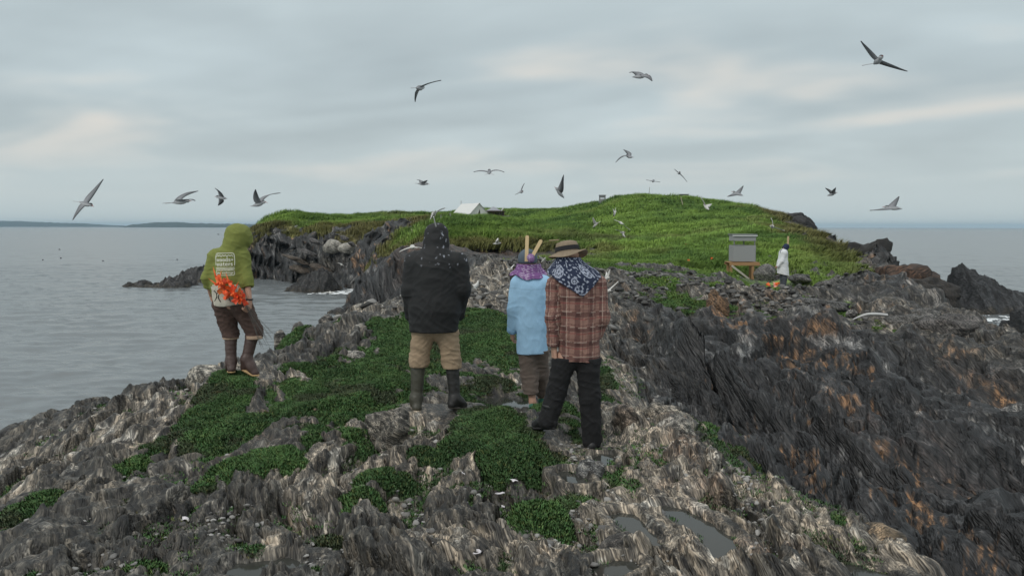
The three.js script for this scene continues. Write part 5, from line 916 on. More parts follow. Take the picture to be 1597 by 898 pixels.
// ---- the hooded person in olive
{
  const { g, J } = person(372, 584, 8.65, 'hooded person in an olive sweatshirt and brown rubber boots on the left rock edge');
  const Z = (zx, zy, dz = 0) => J(290 + zx / 3.207, 330 + zy / 3.207, dz);
  const j = { head: Z(272, 132, -.10), fw: V(.62, -.5, -.6), neck: Z(232, 188, -.03), shL: Z(142, 226, 0), shR: Z(283, 224, -.02), waist: Z(203, 365, .02), pelvis: Z(228, 450, .04), elL: Z(106, 330, .02), wrL: Z(125, 420, -.10), elR: Z(303, 345, .05), wrR: Z(317, 446, .11), hipL: Z(185, 470, .02), hipR: Z(272, 470, .02), knL: Z(220, 600, -.04), knR: Z(340, 596, -.06), anL: Z(224, 748, .02), anR: Z(302, 738, 0), toeL: Z(217, 790, -.16), toeR: Z(344, 806, .04) };
  bodyMesh(g, j, { hands: [[j.wrR, j.elR, Z(300, 500, .17).sub(j.wrR), V(-.7, .1, -.5), 1, 1.5], [j.wrL, j.elL, V(.3, -.7, -.5), V(.8, 0, .2), 1, 1.0]] });
  const hoodFold = folds(.009, 5, 9, 5), OL = [.185, .208, .05];
  const armEndL = lerpV(j.elL, j.wrL, .5), armEndR = lerpV(j.elR, j.wrR, .34), ctr = Z(213, 250, .02);
  const hood = [cap(Z(258, 128, -.04), Z(278, 138, -.12), .125, .118), cap(Z(248, 110, -.03), Z(272, 105, -.1), .1, .09), cap(Z(236, 165, 0), Z(215, 205, .03), .105, .10)];
  const face = j.head.clone().addScaledVector(j.fw.clone().normalize(), .17);
  const hoodieF = hood.concat([cap(Z(160, 232, .0), Z(268, 230, -.01), .088, .088, FLAT(1.1)), cap(ctr, Z(205, 360, .02), .158, .158, FLAT(1.3)), cap(Z(205, 350, .02), Z(203, 395, .03), .165, .17, FLAT(1.3)), cap(j.shL, j.elL, .073, .058), cap(j.elL, armEndL, .058, .054), cap(j.shR, j.elR, .073, .06), cap(j.elR, armEndR, .060, .055)]);
  const hem = Z(203, 372).y;
  const torsoCut = (x, y, z) => { const inArm = Math.min(V(x, y, z).distanceTo(armEndR), V(x, y, z).distanceTo(armEndL)) < .12; return inArm ? -1 : hem - y; };
  const cutArm = (e, w) => { const n = w.clone().sub(e).normalize(); return (x, y, z) => { const q = V(x, y, z).sub(e), t = q.dot(n); return q.length() < .16 && q.addScaledVector(n, -t).length() < .085 ? t : -1; }; };
  const faceCut = (x, y, z) => .098 - Math.hypot((x - face.x), (y - face.y), (z - face.z));
  const hg = solid(hoodieF, { k: .05, cell: .0085, cut: [torsoCut, cutArm(armEndR, j.wrR), cutArm(armEndL, j.wrL), faceCut], folds: hoodFold, colour: cloth(OL, .1, 70) });
  const hoodie = part(g, 'hooded_sweatshirt', hg, MATTE);
  // print on its back: laid on the cloth
  const cv = document.createElement('canvas'); cv.width = 512; cv.height = 560; const c2 = cv.getContext('2d');
  c2.clearRect(0, 0, 512, 560); c2.strokeStyle = '#e4e4d6'; c2.fillStyle = '#e4e4d6'; c2.lineWidth = 15; c2.lineJoin = 'round';
  c2.beginPath(); c2.moveTo(40, 300); c2.quadraticCurveTo(22, 190, 40, 70); c2.quadraticCurveTo(48, 22, 110, 24); c2.lineTo(410, 18); c2.quadraticCurveTo(474, 18, 478, 80); c2.quadraticCurveTo(490, 200, 474, 310); c2.stroke();
  c2.lineWidth = 12; c2.beginPath(); c2.moveTo(46, 120); for (let i = 0; i <= 12; i++) c2.lineTo(56 + i * 33, i % 2 ? 58 : 108 - (i % 4) * 8); c2.stroke();
  c2.font = 'bold 118px sans-serif'; c2.textAlign = 'center'; c2.fillText('woods+', 256, 212, 400); c2.fillText('waters', 250, 312, 380);
  for (const y0 of [352, 384]) { c2.beginPath(); for (let i = 0; i <= 40; i++) c2.lineTo(44 + i * 10.7, y0 + Math.sin(i * 0.95) * 10); c2.stroke(); }
  c2.beginPath(); c2.roundRect ? c2.roundRect(52, 410, 410, 112, 30) : c2.rect(52, 410, 410, 112); c2.stroke(); c2.font = 'bold 62px sans-serif'; c2.fillText('gear exchange', 256, 486, 370);
  const tx = new THREE.CanvasTexture(cv); tx.colorSpace = THREE.SRGBColorSpace;
  const f = hg.userData.field, onto = (fld, zx, zy, gap) => { const a = Z(zx, zy, .45), b = Z(zx, zy, -.3), L = a.distanceTo(b); let t = 0; for (let st = 0; st < 80; st++) { const q = lerpV(a, b, t / L), e = fld(q.x, q.y, q.z); if (e < gap) return q; t += Math.max(e * .7, .001); if (t > L) return null; } return null; }, mid = onto(f, 190, 265, .003), n = 34, pp = [], uv = [], ii = [];
  for (let q = 0; q <= n; q++) for (let p = 0; p <= n; p++) { const u = p / n, v = q / n, th = (u - .5) * .25 / .17, x = mid.x + .17 * Math.sin(th) + (v - .5) * .006, y = mid.y - (v - .5) * .262 + (u - .5) * .004; let z = .4; for (let st = 0; st < 90; st++) { const e = f(x, y, z); if (e < .003 || z < -.1) break; z -= Math.max(e * .7, .001); } const h = V(x, y, Math.max(z, -.1)); pp.push(h.x, h.y, h.z + .001); uv.push(u, 1 - v); }
  for (let q = 0; q < n; q++) for (let p = 0; p < n; p++) { const a = q * (n + 1) + p; ii.push(a, a + n + 1, a + 1, a + 1, a + n + 1, a + n + 2); }
  const pg = new THREE.BufferGeometry(); pg.setAttribute('position', new THREE.Float32BufferAttribute(pp, 3)); pg.setAttribute('uv', new THREE.Float32BufferAttribute(uv, 2)); pg.setIndex(ii); pg.computeVertexNormals();
  const pm = shade(new THREE.Mesh(pg, new THREE.MeshStandardMaterial({ map: tx, transparent: true, roughness: .8 }))); pm.name = 'print'; hoodie.add(pm);
  // pale fleece or pouch round the waist, with dark straps
  const wy0 = Z(0, 362).y, wy1 = Z(0, 462).y;
  const wrapG = solid([cap(Z(204, 370, .03), Z(222, 450, .05), .168, .178, FLAT(1.18))], { k: .03, cell: .009, cut: [(x, y) => y - wy0 - Math.sin(x * 20) * .006, (x, y) => wy1 - y + Math.sin(x * 14) * .012], folds: folds(.008, 12, 7, 9), colour: cloth([.50, .47, .39], .16) });
  const wrap = part(g, 'waist_wrap', wrapG, MATTE);
  const onWrap = (zx, zy) => onto(wrapG.userData.field, zx, zy, .002) || Z(zx, zy, .15);
  for (const line of [[[138, 395], [150, 408], [152, 425], [142, 448]], [[152, 410], [170, 396], [192, 392], [208, 400]], [[168, 402], [160, 430], [172, 452]], [[185, 398], [206, 420], [222, 450]]]) { const m = shade(new THREE.Mesh(new THREE.TubeGeometry(new THREE.CatmullRomCurve3(line.map(([x, y]) => onWrap(x, y))), 24, .0055, 6), std([.05, .045, .04]))); m.name = 'strap'; wrap.add(m); }
  const cufY = Z(0, 628).y, BR = [.085, .052, .042];
  const cuffCut = (y0) => (x, y) => y0 - y;
  part(g, 'trousers', solid([cap(Z(195, 455, .03), Z(265, 455, .03),   .13, .13, FLAT(1.2)), cap(j.hipL, j.knL, .112, .084), cap(j.knL, Z(222, 640, -.02), .084, .082), cap(j.hipR, j.knR, .114, .088), cap(j.knR, Z(338, 640, -.04), .088, .086)], { k: .022, cell: .01, cut: [cuffCut(cufY), (x, y) => y - Z(0, 440).y], folds: folds(.013, 4, 8, 4), colour: cloth(BR, .2) }), MATTE);
  for (const [c0, c1, rr0] of [[Z(222, 624, -.03), Z(222, 634, -.03), .086], [Z(339, 622, -.04), Z(340, 633, -.04), .09]]) part(g, 'cuff', solid([cap(c0, c1, rr0, rr0)], { k: .01, cell: .007, cut: [(x, y) => y - c0.y - .008, (x, y) => c1.y - .006 - y], colour: cloth([.44, .31, .22], .1) }), MATTE);
  const BO = [.075, .045, .038], SO = [.50, .33, .16];
  boot(g, Z(222, 600, -.03), j.anL, j.toeL, .066, BO, SO, { len: .8 }); boot(g, Z(335, 600, -.05), j.anR, j.toeR, .068, BO, SO, { len: .8 });
  { const m = new THREE.TorusGeometry(.031, .009, 8, 24); const w0 = lerpV(j.elR, j.wrR, .93); m.rotateX(Math.PI / 2); m.translate(w0.x, w0.y, w0.z); part(g, 'wrist_watch', m, std([.02, .02, .022], .4)); }
  // the flags in the hand: a thing of its own
  const hold = g.position.clone().add(Z(302, 478, .20)), fg = group('pin_flag_bundle', hold, 'bundle of orange pin flags on wires held behind the back in olive', 'marker flags');
  const rel = (zx, zy, dz) => Z(zx, zy, dz).sub(Z(302, 478, .20)); reseed(31);
  const wend = [];
  for (let i = 0; i < 14; i++) { const a = rel(rr(150, 262), rr(330, 430), .24 + rr(-.04, .05)), b = rel(rr(368, 432), rr(590, 690), rr(.05, .2)), m = rel(302 + rr(-8, 8), 476 + rr(-8, 8), .20 + rr(-.01, .01)); part(fg, 'wire', new THREE.TubeGeometry(new THREE.CatmullRomCurve3([a, lerpV(a, m, .5).add(V(0, -.01, 0)), m, lerpV(m, b, .5), b]), 14, .0016, 5), WIRE); }
  const OR = ['.93,.13,.03', '.95,.2,.04', '.85,.09,.03', '.98,.27,.07'].map((q) => new THREE.MeshStandardMaterial({ color: new THREE.Color().setRGB(...q.split(',').map(Number)), roughness: .55, side: THREE.DoubleSide }));
  for (let i = 0; i < 46; i++) {
    const t = Math.pow(rnd(), .8), c = rel(mix(285, 150, t) + rr(-22, 26), mix(450, 315, t) + rr(-24, 34) + (t > .6 ? rr(-6, 26) : 0), .25 + rr(-.05, .06)), w = rr(.035, .075), h = rr(.04, .085), e = new THREE.Euler(rr(-.9, .9), rr(-1.2, 1.2), rr(-1.6, 1.6)), ph = rnd() * 9;
    part(fg, 'flag', sheet((u, v) => V((u - .5) * w * (1 - v * .35), (v - .5) * h, Math.sin(u * 4 + ph) * .014 + n2(u * 3 + ph, v * 3) * .016).applyEuler(e).add(c), 5, 5, .0012), OR[i % 4]);
  }
  for (const [x, y, a] of [[140, 300, .25], [170, 318, -.2], [205, 330, .3], [132, 350, .9], [250, 372, -.5]]) { const c = rel(x, y, .27); part(fg, 'flag', sheet((u, v) => V((u - .5) * .022 * (1 - v), (v - .5) * .12, Math.sin(v * 5) * .01).applyEuler(new THREE.Euler(0, .3, a)).add(c), 4, 6, .0012), OR[0]); }
}
// ---- the person in black
{
  const { g, J } = person(682, 638, 7.6, 'person in a hooded black jacket spattered with white droppings, khaki trousers and rubber boots');
  const Z = (zx, zy, dz = 0) => J(600 + zx / 2.64, 330 + zy / 2.64, dz);
  const j = { head: Z(211, 108, -.04), fw: V(0, -.25, -1), neck: Z(210, 165, 0), shL: Z(122, 212, 0), shR: Z(302, 212, 0), waist: Z(205, 390, .0), pelvis: Z(205, 460, .0), elL: Z(106, 325, .0), wrL: Z(112, 425, -.10), elR: Z(314, 325, 0), wrR: Z(302, 422, -.10), hipL: Z(160, 480), hipR: Z(253, 480), knL: Z(142, 610, -.02), knR: Z(274, 612, -.02), anL: Z(130, 768, .02), anR: Z(288, 772, .02), toeL: Z(124, 806, -.16), toeR: Z(322, 796, -.06) };
  bodyMesh(g, j, { hands: [[j.wrL, j.elL, V(.5, -.5, -.5), V(.8, .3, 0), 1, 1.0], [j.wrR, j.elR, V(-.5, -.5, -.5), V(-.8, .3, 0), -1, 1.0]] });
  const hemY = Z(0, 492).y, drops = (x, y, z) => { const hgt = y > Z(0, 235).y ? 1 : y > Z(0, 270).y ? .2 : 0; const s = n3(x * 26 + 4, y * 26, z * 26) + n3(x * 60, y * 60, z * 60) * .5; return sm(s * hgt, .52, .66); };
  const jc = (x, y, z) => mix3(cloth([.011, .0113, .012], .25)(x, y, z), [.42, .44, .50], z > -.08 ? drops(x, y, z) * .75 : 0);
  const fc = j.head.clone().add(V(0, -.03, -.165));
  part(g, 'hooded_jacket', solid([cap(Z(212, 96, -.04), Z(212, 118, -.03), .112, .118), cap(Z(211, 150, -.01), Z(211, 180, .01), .11, .115), cap(Z(140, 214), Z(286, 214), .105, .105, FLAT(1.05)), cap(Z(207, 240, .02), Z(207, 390, .01), .222, .24, FLAT(1.35)), cap(Z(204, 390, .01), Z(201, 540, .01), .24, .226, FLAT(1.35)), cap(j.shL, j.elL, .098, .080), cap(j.elL, j.wrL, .080, .062), cap(j.shR, j.elR, .098, .080), cap(j.elR, j.wrR, .080, .062)], { k: .04, cell: .0095, cut: [(x, y) => hemY - y, (x, y, z) => .105 - Math.hypot(x - fc.x, y - fc.y, z - fc.z)], folds: folds(.011, 4, 6, 4), colour: jc }), vcol(.75));
  const cy = Z(0, 640).y;
  part(g, 'trousers', solid([cap(j.hipL, j.hipR, .1, .1, FLAT(1.1)), cap(j.hipL, j.knL, .106, .088), cap(j.knL, Z(138, 660, 0), .088, .078), cap(j.hipR, j.knR, .102, .086), cap(j.knR, Z(278, 660, 0), .086, .076)], { k: .04, cell: .009, cut: [(x, y) => cy - y - (x > 0 ? .012 : 0), (x, y) => y - Z(0, 484).y], folds: folds(.013, 5, 10, 5), colour: cloth([.34, .25, .165], .14) }), MATTE);
  boot(g, Z(138, 610, -.02), j.anL, j.toeL, .068, [.06, .058, .042], [.05, .048, .04], { len: .86 }); boot(g, Z(276, 612, -.02), j.anR, j.toeR, .064, [.022, .021, .02], [.11, .10, .085], { len: .86 });
}
// ---- the person in light blue
{
  const { g, J } = person(832, 637, 8.1, 'person in a long light blue shirt, rolled brown trousers and purple neck scarf');
  const Z = (zx, zy, dz = 0) => J(770 + zx / 2.565, 350 + zy / 2.565, dz);
  const j = { head: Z(136, 150, -.07), fw: V(.05, -.55, -.85), neck: Z(142, 198, -.01), shL: Z(96, 236), shR: Z(204, 238), waist: Z(150, 400, .0), pelvis: Z(155, 470), elL: Z(80, 340, .0), wrL: Z(74, 426, -.03), elR: Z(220, 345), wrR: Z(215, 425, -.12), hipL: Z(132, 490), hipR: Z(182, 490), knL: Z(143, 600, -.02), knR: Z(186, 590, -.12), anL: Z(156, 712, .03), anR: Z(192, 690, -.26), toeL: Z(164, 733, -.15), toeR: Z(196, 712, -.42) };
  bodyMesh(g, j, { hs: .95, hands: [[j.wrL, j.elL, Z(76, 480, -.07).sub(j.wrL), V(.8, 0, -.3), -1, .8], [j.wrR, j.elR, V(0, -1, -.3), V(-.8, 0, 0), 1, .8]] });
  const BLUE = [.33, .54, .74], hemY = Z(0, 514).y, aE = lerpV(j.elL, j.wrL, .93);
  const sleeveCut = (x, y, z) => { const q = V(x, y, z).sub(aE), n = j.wrL.clone().sub(j.elL).normalize(), t = q.dot(n); return q.length() < .13 && q.addScaledVector(n, -t).length() < .075 ? t : -1; };
  const bc = (x, y, z) => { const yoke = Z(0, 258).y + Math.abs(x - Z(150, 0).x) * .08, seam = Math.abs(y - yoke) < .004 || (Math.abs(y - hemY - .022) < .003); const c = cloth(BLUE, .09, 80)(x, y, z); return seam ? c.map((q) => q * .8) : c; };
  part(g, 'shirt', solid([cap(Z(108, 232), Z(192, 233), .078, .078, FLAT(1.1)), cap(Z(146, 265, .01), Z(150, 400, 0), .155, .155, FLAT(1.3)), cap(Z(150, 400), Z(155, 545), .155, .155, FLAT(1.25)), cap(j.shL, j.elL, .074, .062), cap(j.elL, aE, .062, .052), cap(j.shR, j.elR, .074, .062), cap(j.elR, j.wrR, .062, .05)], { k: .032, cell: .008, cut: [(x, y, z) => (V(x, y, z).distanceTo(aE) < .12 && x < Z(84, 0).x) ? -1 : hemY - y + Math.sin(x * 9) * .006, sleeveCut], folds: folds(.006, 7, 5, 6), colour: bc }), MATTE);
  part(g, 'sleeve_cuff', solid([cap(lerpV(j.elL, j.wrL, .8), aE, .0545, .0545)], { k: .01, cell: .006, folds: folds(.004, 9, 9, 9), colour: cloth([.34, .58, .82], .08) }), MATTE);
  const cy = Z(0, 676).y, TB = [.135, .105, .088];
  part(g, 'trousers', solid([cap(j.hipL, j.hipR, .1, .1, FLAT(1.1)), cap(j.hipL, j.knL, .095, .085), cap(j.knL, Z(150, 690, .02), .085, .074), cap(j.hipR, j.knR, .095, .08), cap(j.knR, lerpV(j.knR, j.anR, .75), .08, .07)], { k: .03, cell: .009, cut: [(x, y, z) => z < -.14 ? -1 : cy - y, (x, y) => y - hemY - .03], folds: folds(.010, 6, 10, 6), colour: cloth(TB, .12) }), MATTE);
  for (const [a, t] of [[j.anL, j.toeL], [j.anR, j.toeR]]) { const m = part(g, 'shoe', solid([cap(a.clone().add(V(0, -.035, .02)), lerpV(a, t, .5).add(V(0, -.005, 0)), .04, .038), cap(lerpV(a, t, .5).add(V(0, -.005, 0)), t, .038, .034)], { k: .02, cell: .007, cut: [(x, y) => y - a.y - .0], colour: cloth([.05, .16, .11], .2) }), MATTE); const s2 = shade(new THREE.Mesh(solid([cap(a.clone().add(V(0, -.07, .02)), t.clone().add(V(0, -.03, 0)), .042, .04, [V(0, 1, 0), 2.5])], { k: .01, cell: .007, colour: cloth([.03, .03, .03]) }), MATTE)); s2.name = 'sole'; m.add(s2); }
  // grey cap under a purple scarf
  const up = V(0, .85, -.5).normalize();
  part(g, 'cap', solid([cap(j.head.clone().add(V(0, .035, 0)), j.head.clone().add(V(0, .03, -.03)), .1, .098), cap(j.head.clone().add(V(-.03, .03, -.12)), j.head.clone().add(V(.03, .03, -.12)), .05, .05, [V(0, 1, .3).normalize(), 3.5])], { k: .02, cell: .007, cut: [(x, y, z) => j.head.y - .012 - y], colour: cloth([.10, .13, .16], .15) }), MATTE);
  const paisley = (u, v, A, B) => { const a = Math.sin(u * 21 + Math.sin(v * 17) * 2) * Math.sin(v * 19 + Math.sin(u * 13) * 2), w = n2(u * 26, v * 22); return a + w * .7 > .45 ? B : A; };
  const hc = j.head, scarf = sheet((u, v) => { const a = (u - .5) * 5.0, w = v; const r = mix(.104, .122 + .035 * sm(w, .3, 1), w) + n2(u * 9, v * 4) * .02 * w + Math.sin(u * 40) * .004; const drop = mix(.02, .125 + .03 * Math.cos(a * 1.2) + n2(u * 7, 3.3) * .035, w); return V(hc.x + .01 + Math.sin(a) * r * 1.12, hc.y + .0 - drop, hc.z - .0 + Math.cos(a) * r + w * .03); }, 90, 40, .004, (u, v) => paisley(u * 2.2, v, [.19, .085, .24], [.42, .33, .47]));
  part(g, 'neck_scarf', scarf, MATTE);
  part(g, 'scarf_knot', solid([cap(Z(148, 132, .1), Z(150, 138, .11), .036, .034)], { k: .01, cell: .006, folds: folds(.006, 20, 20, 20), colour: (x, y, z) => paisley(x * 9, y * 9, [.22, .11, .27], [.45, .36, .5]) }), MATTE);
  const WOOD = std([.62, .46, .25], .7), stickGeo = (a, b) => { const l = a.distanceTo(b), sh = new THREE.Shape(); const w = .0165; sh.moveTo(-w, 0); sh.lineTo(-w, l - w); sh.absarc(0, l - w, w, Math.PI, 0, true); sh.lineTo(w, 0); sh.closePath(); const e = new THREE.ExtrudeGeometry(sh, { depth: .005, bevelEnabled: true, bevelSize: .0012, bevelThickness: .0012, bevelSegments: 1 }); e.applyQuaternion(new THREE.Quaternion().setFromUnitVectors(V(0, 1, 0), b.clone().sub(a).normalize())); return e; };
  for (const [a, b, label] of [[Z(131, 148, .085), Z(134, 44, .03), 'upright flat wooden stick standing from the cap of the person in blue'], [Z(146, 142, .10), Z(191, 62, .05), 'slanting flat wooden stick leaning right from the cap of the person in blue']]) { const m = new THREE.Mesh(stickGeo(a, b), WOOD); m.position.copy(g.position).add(a); top(shade(m), 'wooden_stick', label, 'wooden stick'); }
}
// ---- the person in the plaid shirt
{
  const { g, J } = person(890, 690, 6.8, 'person in a plaid shirt and black trousers with sun hat and navy bandana');
  const Z = (zx, zy, dz = 0) => J(770 + zx / 2.565, 350 + zy / 2.565, dz);
  const j = { head: Z(298, 128, -.03), fw: V(-.1, -.3, -.95), neck: Z(312, 190, .0), shL: Z(250, 246), shR: Z(414, 240), waist: Z(332, 420, 0), pelvis: Z(332, 500), elL: Z(238, 375, .04), wrL: Z(241, 490, .02), elR: Z(430, 370, 0), wrR: Z(412, 440, -.12), hipL: Z(288, 530), hipR: Z(376, 530), knL: Z(252, 665, 0), knR: Z(384, 690, .02), anL: Z(222, 775, .05), anR: Z(394, 845, .03), toeL: Z(172, 800, -.02), toeR: Z(398, 880, -.16) };
  bodyMesh(g, j, { hands: [[j.wrL, j.elL, Z(244, 560, .02).sub(j.wrL), V(.8, 0, -.3), -1, .9], [j.wrR, j.elR, V(0, -1, -.3), V(-.8, 0, 0), 1, .8]] });
  const hemY = Z(0, 548).y, x0 = Z(332, 0).x;
  const band = (q, w) => { const f2 = q - Math.floor(q); return f2 < w; };
  const plaid = (x, y, z, arm) => {                 // woven checks: broad dark bars, thin red and pale lines
    const u = (arm ? x * 1.3 + z * .9 : Math.asin(clamp((x - x0) / .26, -1, 1)) * .22 + (z < -.03 ? .3 : 0)) / .098, v = (y + n3(x * 6, y * 3, z * 6) * .012) / .125;
    let c = [.29, .165, .13]; const du = band(u + .1, .30) ? .62 : 0, dv = band(v + .15, .32) ? .66 : 0;
    c = c.map((q, i) => q * (1 - du * [.72, .82, .78][i]) * (1 - dv * [.72, .82, .78][i]));
    if (band(u + .62, .06) || band(u + .20, .05)) c = mix3(c, [.10, .04, .04], .7); if (band(v + .72, .06) || band(v + .29, .05)) c = mix3(c, [.10, .04, .04], .7);
    if (band(u + .80, .035)) c = mix3(c, [.62, .5, .42], .5); if (band(v + .88, .03)) c = mix3(c, [.62, .5, .42], .5);
    if (band(v + .3 , .04)) c = mix3(c, [.30, .05, .05], .6);
    const q = 1 + n3(x * 70, y * 70, z * 70) * .12; return c.map((w) => w * q);
  };
  const aE = lerpV(j.elL, j.wrL, .96), sleeveCut = (x, y, z) => { const q = V(x, y, z).sub(aE), n = j.wrL.clone().sub(j.elL).normalize(), t = q.dot(n); return q.length() < .14 && q.addScaledVector(n, -t).length() < .075 ? t : -1; };
  part(g, 'shirt', solid([cap(Z(268, 244), Z(396, 240), .085, .085, FLAT(1.1)), cap(Z(335, 270, .02), Z(338, 420, .0), .172, .172, FLAT(1.3)), cap(Z(338, 420), Z(345, 590), .172, .168, FLAT(1.3)), cap(j.shR, j.elR, .078, .066), cap(j.elR, j.wrR, .066, .054)], { k: .05, cell: .0065, cut: [(x, y) => hemY - y + Math.cos((x - x0) * 11) * .016], folds: folds(.009, 8, 5, 6), colour: (x, y, z) => plaid(x, y, z, false) }), MATTE);
  part(g, 'sleeve', solid([cap(j.shL.clone().add(V(.03, .0, 0)), j.shL, .078, .078), cap(j.shL, j.elL, .078, .064), cap(j.elL, aE, .064, .052)], { k: .04, cell: .0065, cut: [sleeveCut], folds: folds(.009, 8, 10, 6), colour: (x, y, z) => plaid(x, y + .03, z, true) }), MATTE);
  const BL = [.011, .011, .012];
  part(g, 'trousers', solid([cap(j.hipL, j.hipR, .105, .105, FLAT(1.1)), cap(j.hipL, j.knL, .1, .08), cap(j.knL, Z(216, 785, .05), .08, .078), cap(j.hipR, j.knR, .105, .084), cap(j.knR, Z(394, 862, .03), .084, .08)], { k: .035, cell: .009, cut: [(x, y) => y - Z(0, 530).y], folds: folds(.012, 6, 9, 6), colour: cloth(BL, .2) }), MATTE);
  for (const [a, t] of [[j.anL, j.toeL], [j.anR, j.toeR]]) boot(g, a.clone().add(V(0, .3, 0)), a, t, .058, [.014, .014, .015], [.02, .02, .02], { len: .4 });
  // sun hat: crown, dark band, brim
  const hq = new THREE.Group(); hq.name = 'sun_hat'; const hc = Z(296, 112, -.02); hq.position.copy(hc); hq.rotation.set(-.16, 0, .13); g.add(hq);
  const STRAW = (x, y, z) => { const q = .9 + n3(x * 90, y * 90, z * 90) * .22 + n3(x * 14, y * 14, z * 14) * .15; return [.27 * q, .21 * q, .145 * q]; };
  const lathe = (pr, seg = 48) => { const l = new THREE.LatheGeometry(pr.map(([r, y]) => new THREE.Vector2(r, y)), seg); return mergeVertices(l.deleteAttribute('uv').deleteAttribute('normal')); };
  const fin = (q, wob) => { const p = q.attributes.position; for (let i = 0; i < p.count; i++) { const x = p.getX(i), z = p.getZ(i), r = Math.hypot(x, z), a = Math.atan2(z, x); p.setY(i, p.getY(i) + wob * sm(r, .1, .16) * (Math.sin(a * 2 + .6) * .016 + Math.sin(a * 3) * .008)); p.setX(i, x * 1.04); } paint(q, STRAW); q.computeVertexNormals(); return q; };
  const addHat = (nm, geo, mt) => { const m = shade(new THREE.Mesh(geo, mt)); m.name = nm; hq.add(m); };
  addHat('crown', fin(lathe([[.0, .098], [.05, .097], [.082, .085], [.093, .06], [.098, .0], [.094, .0], [.088, .058], [.075, .08], [.0, .09]]), 0), MATTE);
  addHat('brim', fin(lathe([[.094, .004], [.125, -.008], [.158, -.022], [.165, -.030], [.158, -.028], [.12, -.014], [.094, -.004], [.094, .004]]), 1), MATTE);
  { const b = lathe([[.099, .012], [.101, .014], [.0985, .050], [.096, .050], [.097, .012], [.099, .012]]); const p = b.attributes.position; for (let i = 0; i < p.count; i++) p.setX(i, p.getX(i) * 1.04); paint(b, cloth([.018, .018, .02], .2)); b.computeVertexNormals(); addHat('hat_band', b, MATTE); }
  // navy bandana with white paisley hanging from under the hat
  const navy = (u, v) => {
    const X = (u - .5) * 2, Y = v; let c = [.020, .028, .060];
    const ring = (cx, cy, r, w) => Math.abs(Math.hypot((X - cx) * 1.15, Y - cy) - r) < w, spot = (cx, cy, r) => Math.hypot((X - cx) * 1.15, Y - cy) < r;
    let on = false;
    for (const cx of [-.42, .36]) { const cy = .36; on = on || ring(cx, cy, .155, .014) || ring(cx, cy, .055, .018); const a = Math.atan2(Y - cy, (X - cx) * 1.15), rad = Math.hypot((X - cx) * 1.15, Y - cy); on = on || (Math.abs(rad - (.105 + .022 * Math.cos(a * 6))) < .012); }
    on = on || spot(-.03, .6, .03) || ring(-.03, .6, .07, .013) || ring(.03, .8, .045, .012) || ring(-.75, .55, .06, .014) || ring(.74, .5, .06, .014) || spot(-.03, .2, .025);
    on = on || n2(X * 17 + 4, Y * 17) > .34 || (Y > .93 && Y < .955) || (Math.abs(X) > .93 && Math.abs(X) < .955) || (Y > .86 && Y < .90 && Math.sin(X * 55) > .2) || (Math.abs(X) > .84 && Math.abs(X) < .88 && Math.sin(Y * 60) > .2);
    return on ? [.36, .39, .48] : c;
  };
  const bw = (u) => { const X = (u - .5) * 2; const t = X < .16 ? (X + 1) / 1.16 : (1 - X) / .84; return .085 + .24 * Math.pow(clamp(t), 1.1); };
  const bt = Z(298, 120, .0), bx = Z(322, 230, .0);
  part(g, 'bandana', sheet((u, v) => { const X = (u - .5) * 2, a = X * 1.9, L = bw(u) + (Math.abs(X) > .7 ? .02 : 0), y = -v * L - .02; const s2 = sm(-y, .02, .22); const r = mix(.10, .205, s2), depth = mix(.102, .165, s2); return V(mix(bt.x, bx.x, s2) + Math.sin(a) * r * mix(1, .98, s2) + X * .055 * v * sm(Math.abs(X), .3, 1), bt.y + .0 + y - (Math.abs(X) > .5 ? 0 : 0), bt.z + Math.cos(a * .82) * depth + .012 + Math.sin(X * 17 + 1) * .008 * v); }, 150, 80, .0035, (u, v) => navy(u, v * bw(u) / .325)), MATTE);
  { const a = Z(222, 64, .0), b = Z(262, 62, .02), m = new THREE.Mesh(rod(V(0, 0, 0), b.clone().sub(a), .0055, .0055), std([.30, .22, .14])); m.position.copy(g.position).add(a); top(shade(m), 'wooden_stick', 'short brown stick poking out sideways from the crown of the sun hat', 'wooden stick'); }
}
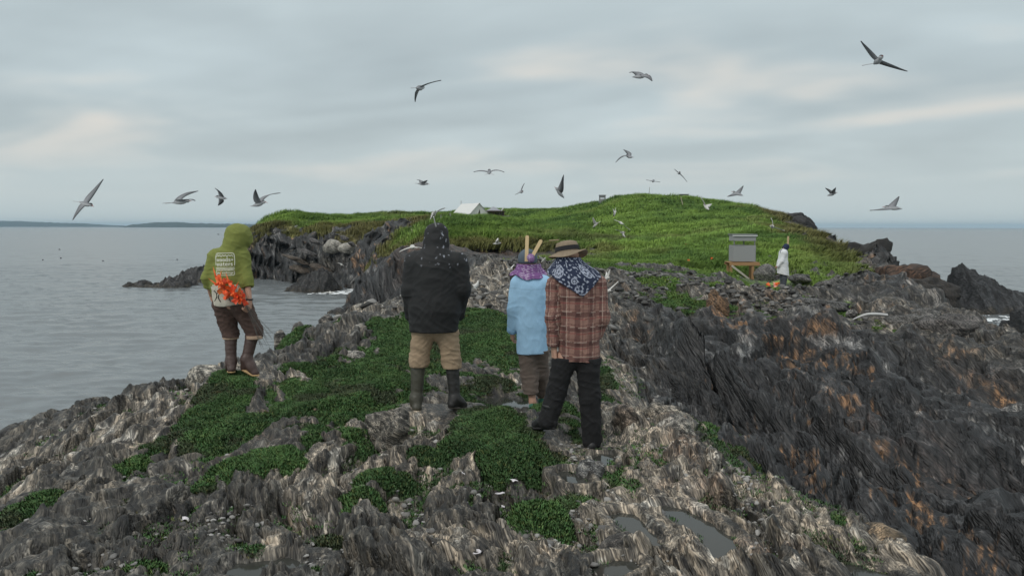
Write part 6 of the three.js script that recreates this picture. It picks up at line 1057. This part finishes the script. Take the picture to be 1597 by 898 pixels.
// ---- the far person in white
{
  const { g, J } = person(1222, 445, 33, 'far person in a white coat and navy headscarf standing right of the grey blind');
  const Z = (zx, zy, dz = 0) => J(1080 + zx / 7.985, 340 + zy / 7.985, dz);
  const j = { head: Z(1168, 366), fw: V(-1, -.55, .15), neck: Z(1150, 405), shL: Z(1140, 430, -.17), shR: Z(1150, 432, .17), waist: Z(1135, 560), pelvis: Z(1135, 630), elL: Z(1105, 530, -.2), wrL: Z(1068, 598, -.1), elR: Z(1122, 535, .22), wrR: Z(1072, 596, .16), hipL: Z(1135, 670, -.09), hipR: Z(1142, 670, .09), knL: Z(1125, 760, -.1), knR: Z(1150, 755, .1), anL: Z(1120, 835, -.1), anR: Z(1150, 838, .1), toeL: Z(1082, 846, -.12), toeR: Z(1112, 850, .12) };
  bodyMesh(g, j, { hands: [[j.wrR, j.elR, V(-.8, -.4, .1), V(0, .2, -1), 1, .9], [j.wrL, j.elL, V(-.8, -.4, 0), V(0, .2, 1), -1, .9]] });
  part(g, 'coat', solid([cap(j.shL, j.shR, .12, .12), cap(Z(1135, 450), Z(1125, 560), .22, .235, [V(1, 0, 0), 1.25]), cap(Z(1125, 560), Z(1132, 720), .235, .26, [V(1, 0, 0), 1.1]), cap(j.shR, j.elR, .085, .072), cap(j.elR, j.wrR, .072, .06), cap(j.shL, j.elL, .085, .072), cap(j.elL, j.wrL, .072, .06)], { k: .06, cell: .016, cut: [(x, y) => Z(0, 700).y - y + (x - Z(1130, 0).x) * -.25], folds: folds(.014, 5, 6, 5), colour: cloth([.74, .75, .77], .05) }), MATTE);
  part(g, 'trousers', solid([cap(j.hipL, j.knL, .11, .09), cap(j.knL, j.anL, .09, .075), cap(j.hipR, j.knR, .11, .09), cap(j.knR, j.anR, .09, .075)], { k: .04, cell: .016, folds: folds(.01), colour: cloth([.075, .085, .10], .15) }), MATTE);
  for (const [a, t] of [[j.anL, j.toeL], [j.anR, j.toeR]]) part(g, 'shoe', solid([cap(a, t, .06, .05)], { k: .02, cell: .016, colour: cloth([.03, .03, .03]) }), MATTE);
  part(g, 'headscarf', solid([cap(j.head.clone().add(V(.01, .03, 0)), j.head.clone().add(V(-.02, .0, 0)), .125, .115), cap(Z(1150, 395), Z(1120, 415), .11, .08), cap(Z(1120, 405, .05), Z(1102, 430, .08), .06, .03)], { k: .05, cell: .012, folds: folds(.012, 9, 9, 9), cut: [(x, y, z) => .09 - V(x, y, z).distanceTo(j.head.clone().addScaledVector(j.fw.clone().normalize(), .16))], colour: cloth([.022, .034, .075], .3) }), MATTE);
  for (const [a, b, label] of [[Z(1192, 345), Z(1197, 226), 'upright pale wooden stick on the headscarf of the far person in white']]) { const m = new THREE.Mesh(beam(V(0, 0, 0), b.clone().sub(a), .075, .02), std([.56, .42, .24])); m.position.copy(g.position).add(a); top(shade(m), 'wooden_stick', label, 'wooden stick'); }
  const q = at(1207, 438, 32.4); const fg = group('pin_flag_bundle', V(q.x, land(q.x, q.z) - .02, q.z), 'small heap of orange pin flags at the feet of the far person in white', 'marker flags'); reseed(9);
  for (let i = 0; i < 12; i++) { const c = V(rr(-.22, .22), rr(.03, .28), rr(-.1, .1)), e = new THREE.Euler(rr(-1, 1), rr(-1, 1), rr(-2, 2)), w = rr(.08, .16); part(fg, 'flag', sheet((u, v) => V((u - .5) * w, (v - .5) * w, Math.sin(u * 4) * .02).applyEuler(e).add(c), 3, 3, .003), i % 3 ? ORANGE : std([.8, .35, .28], .7)); }
}

scene.traverse((o) => { if (o.isMesh) { o.castShadow = true; o.receiveShadow = true; } });
renderer.render(scene, camera);
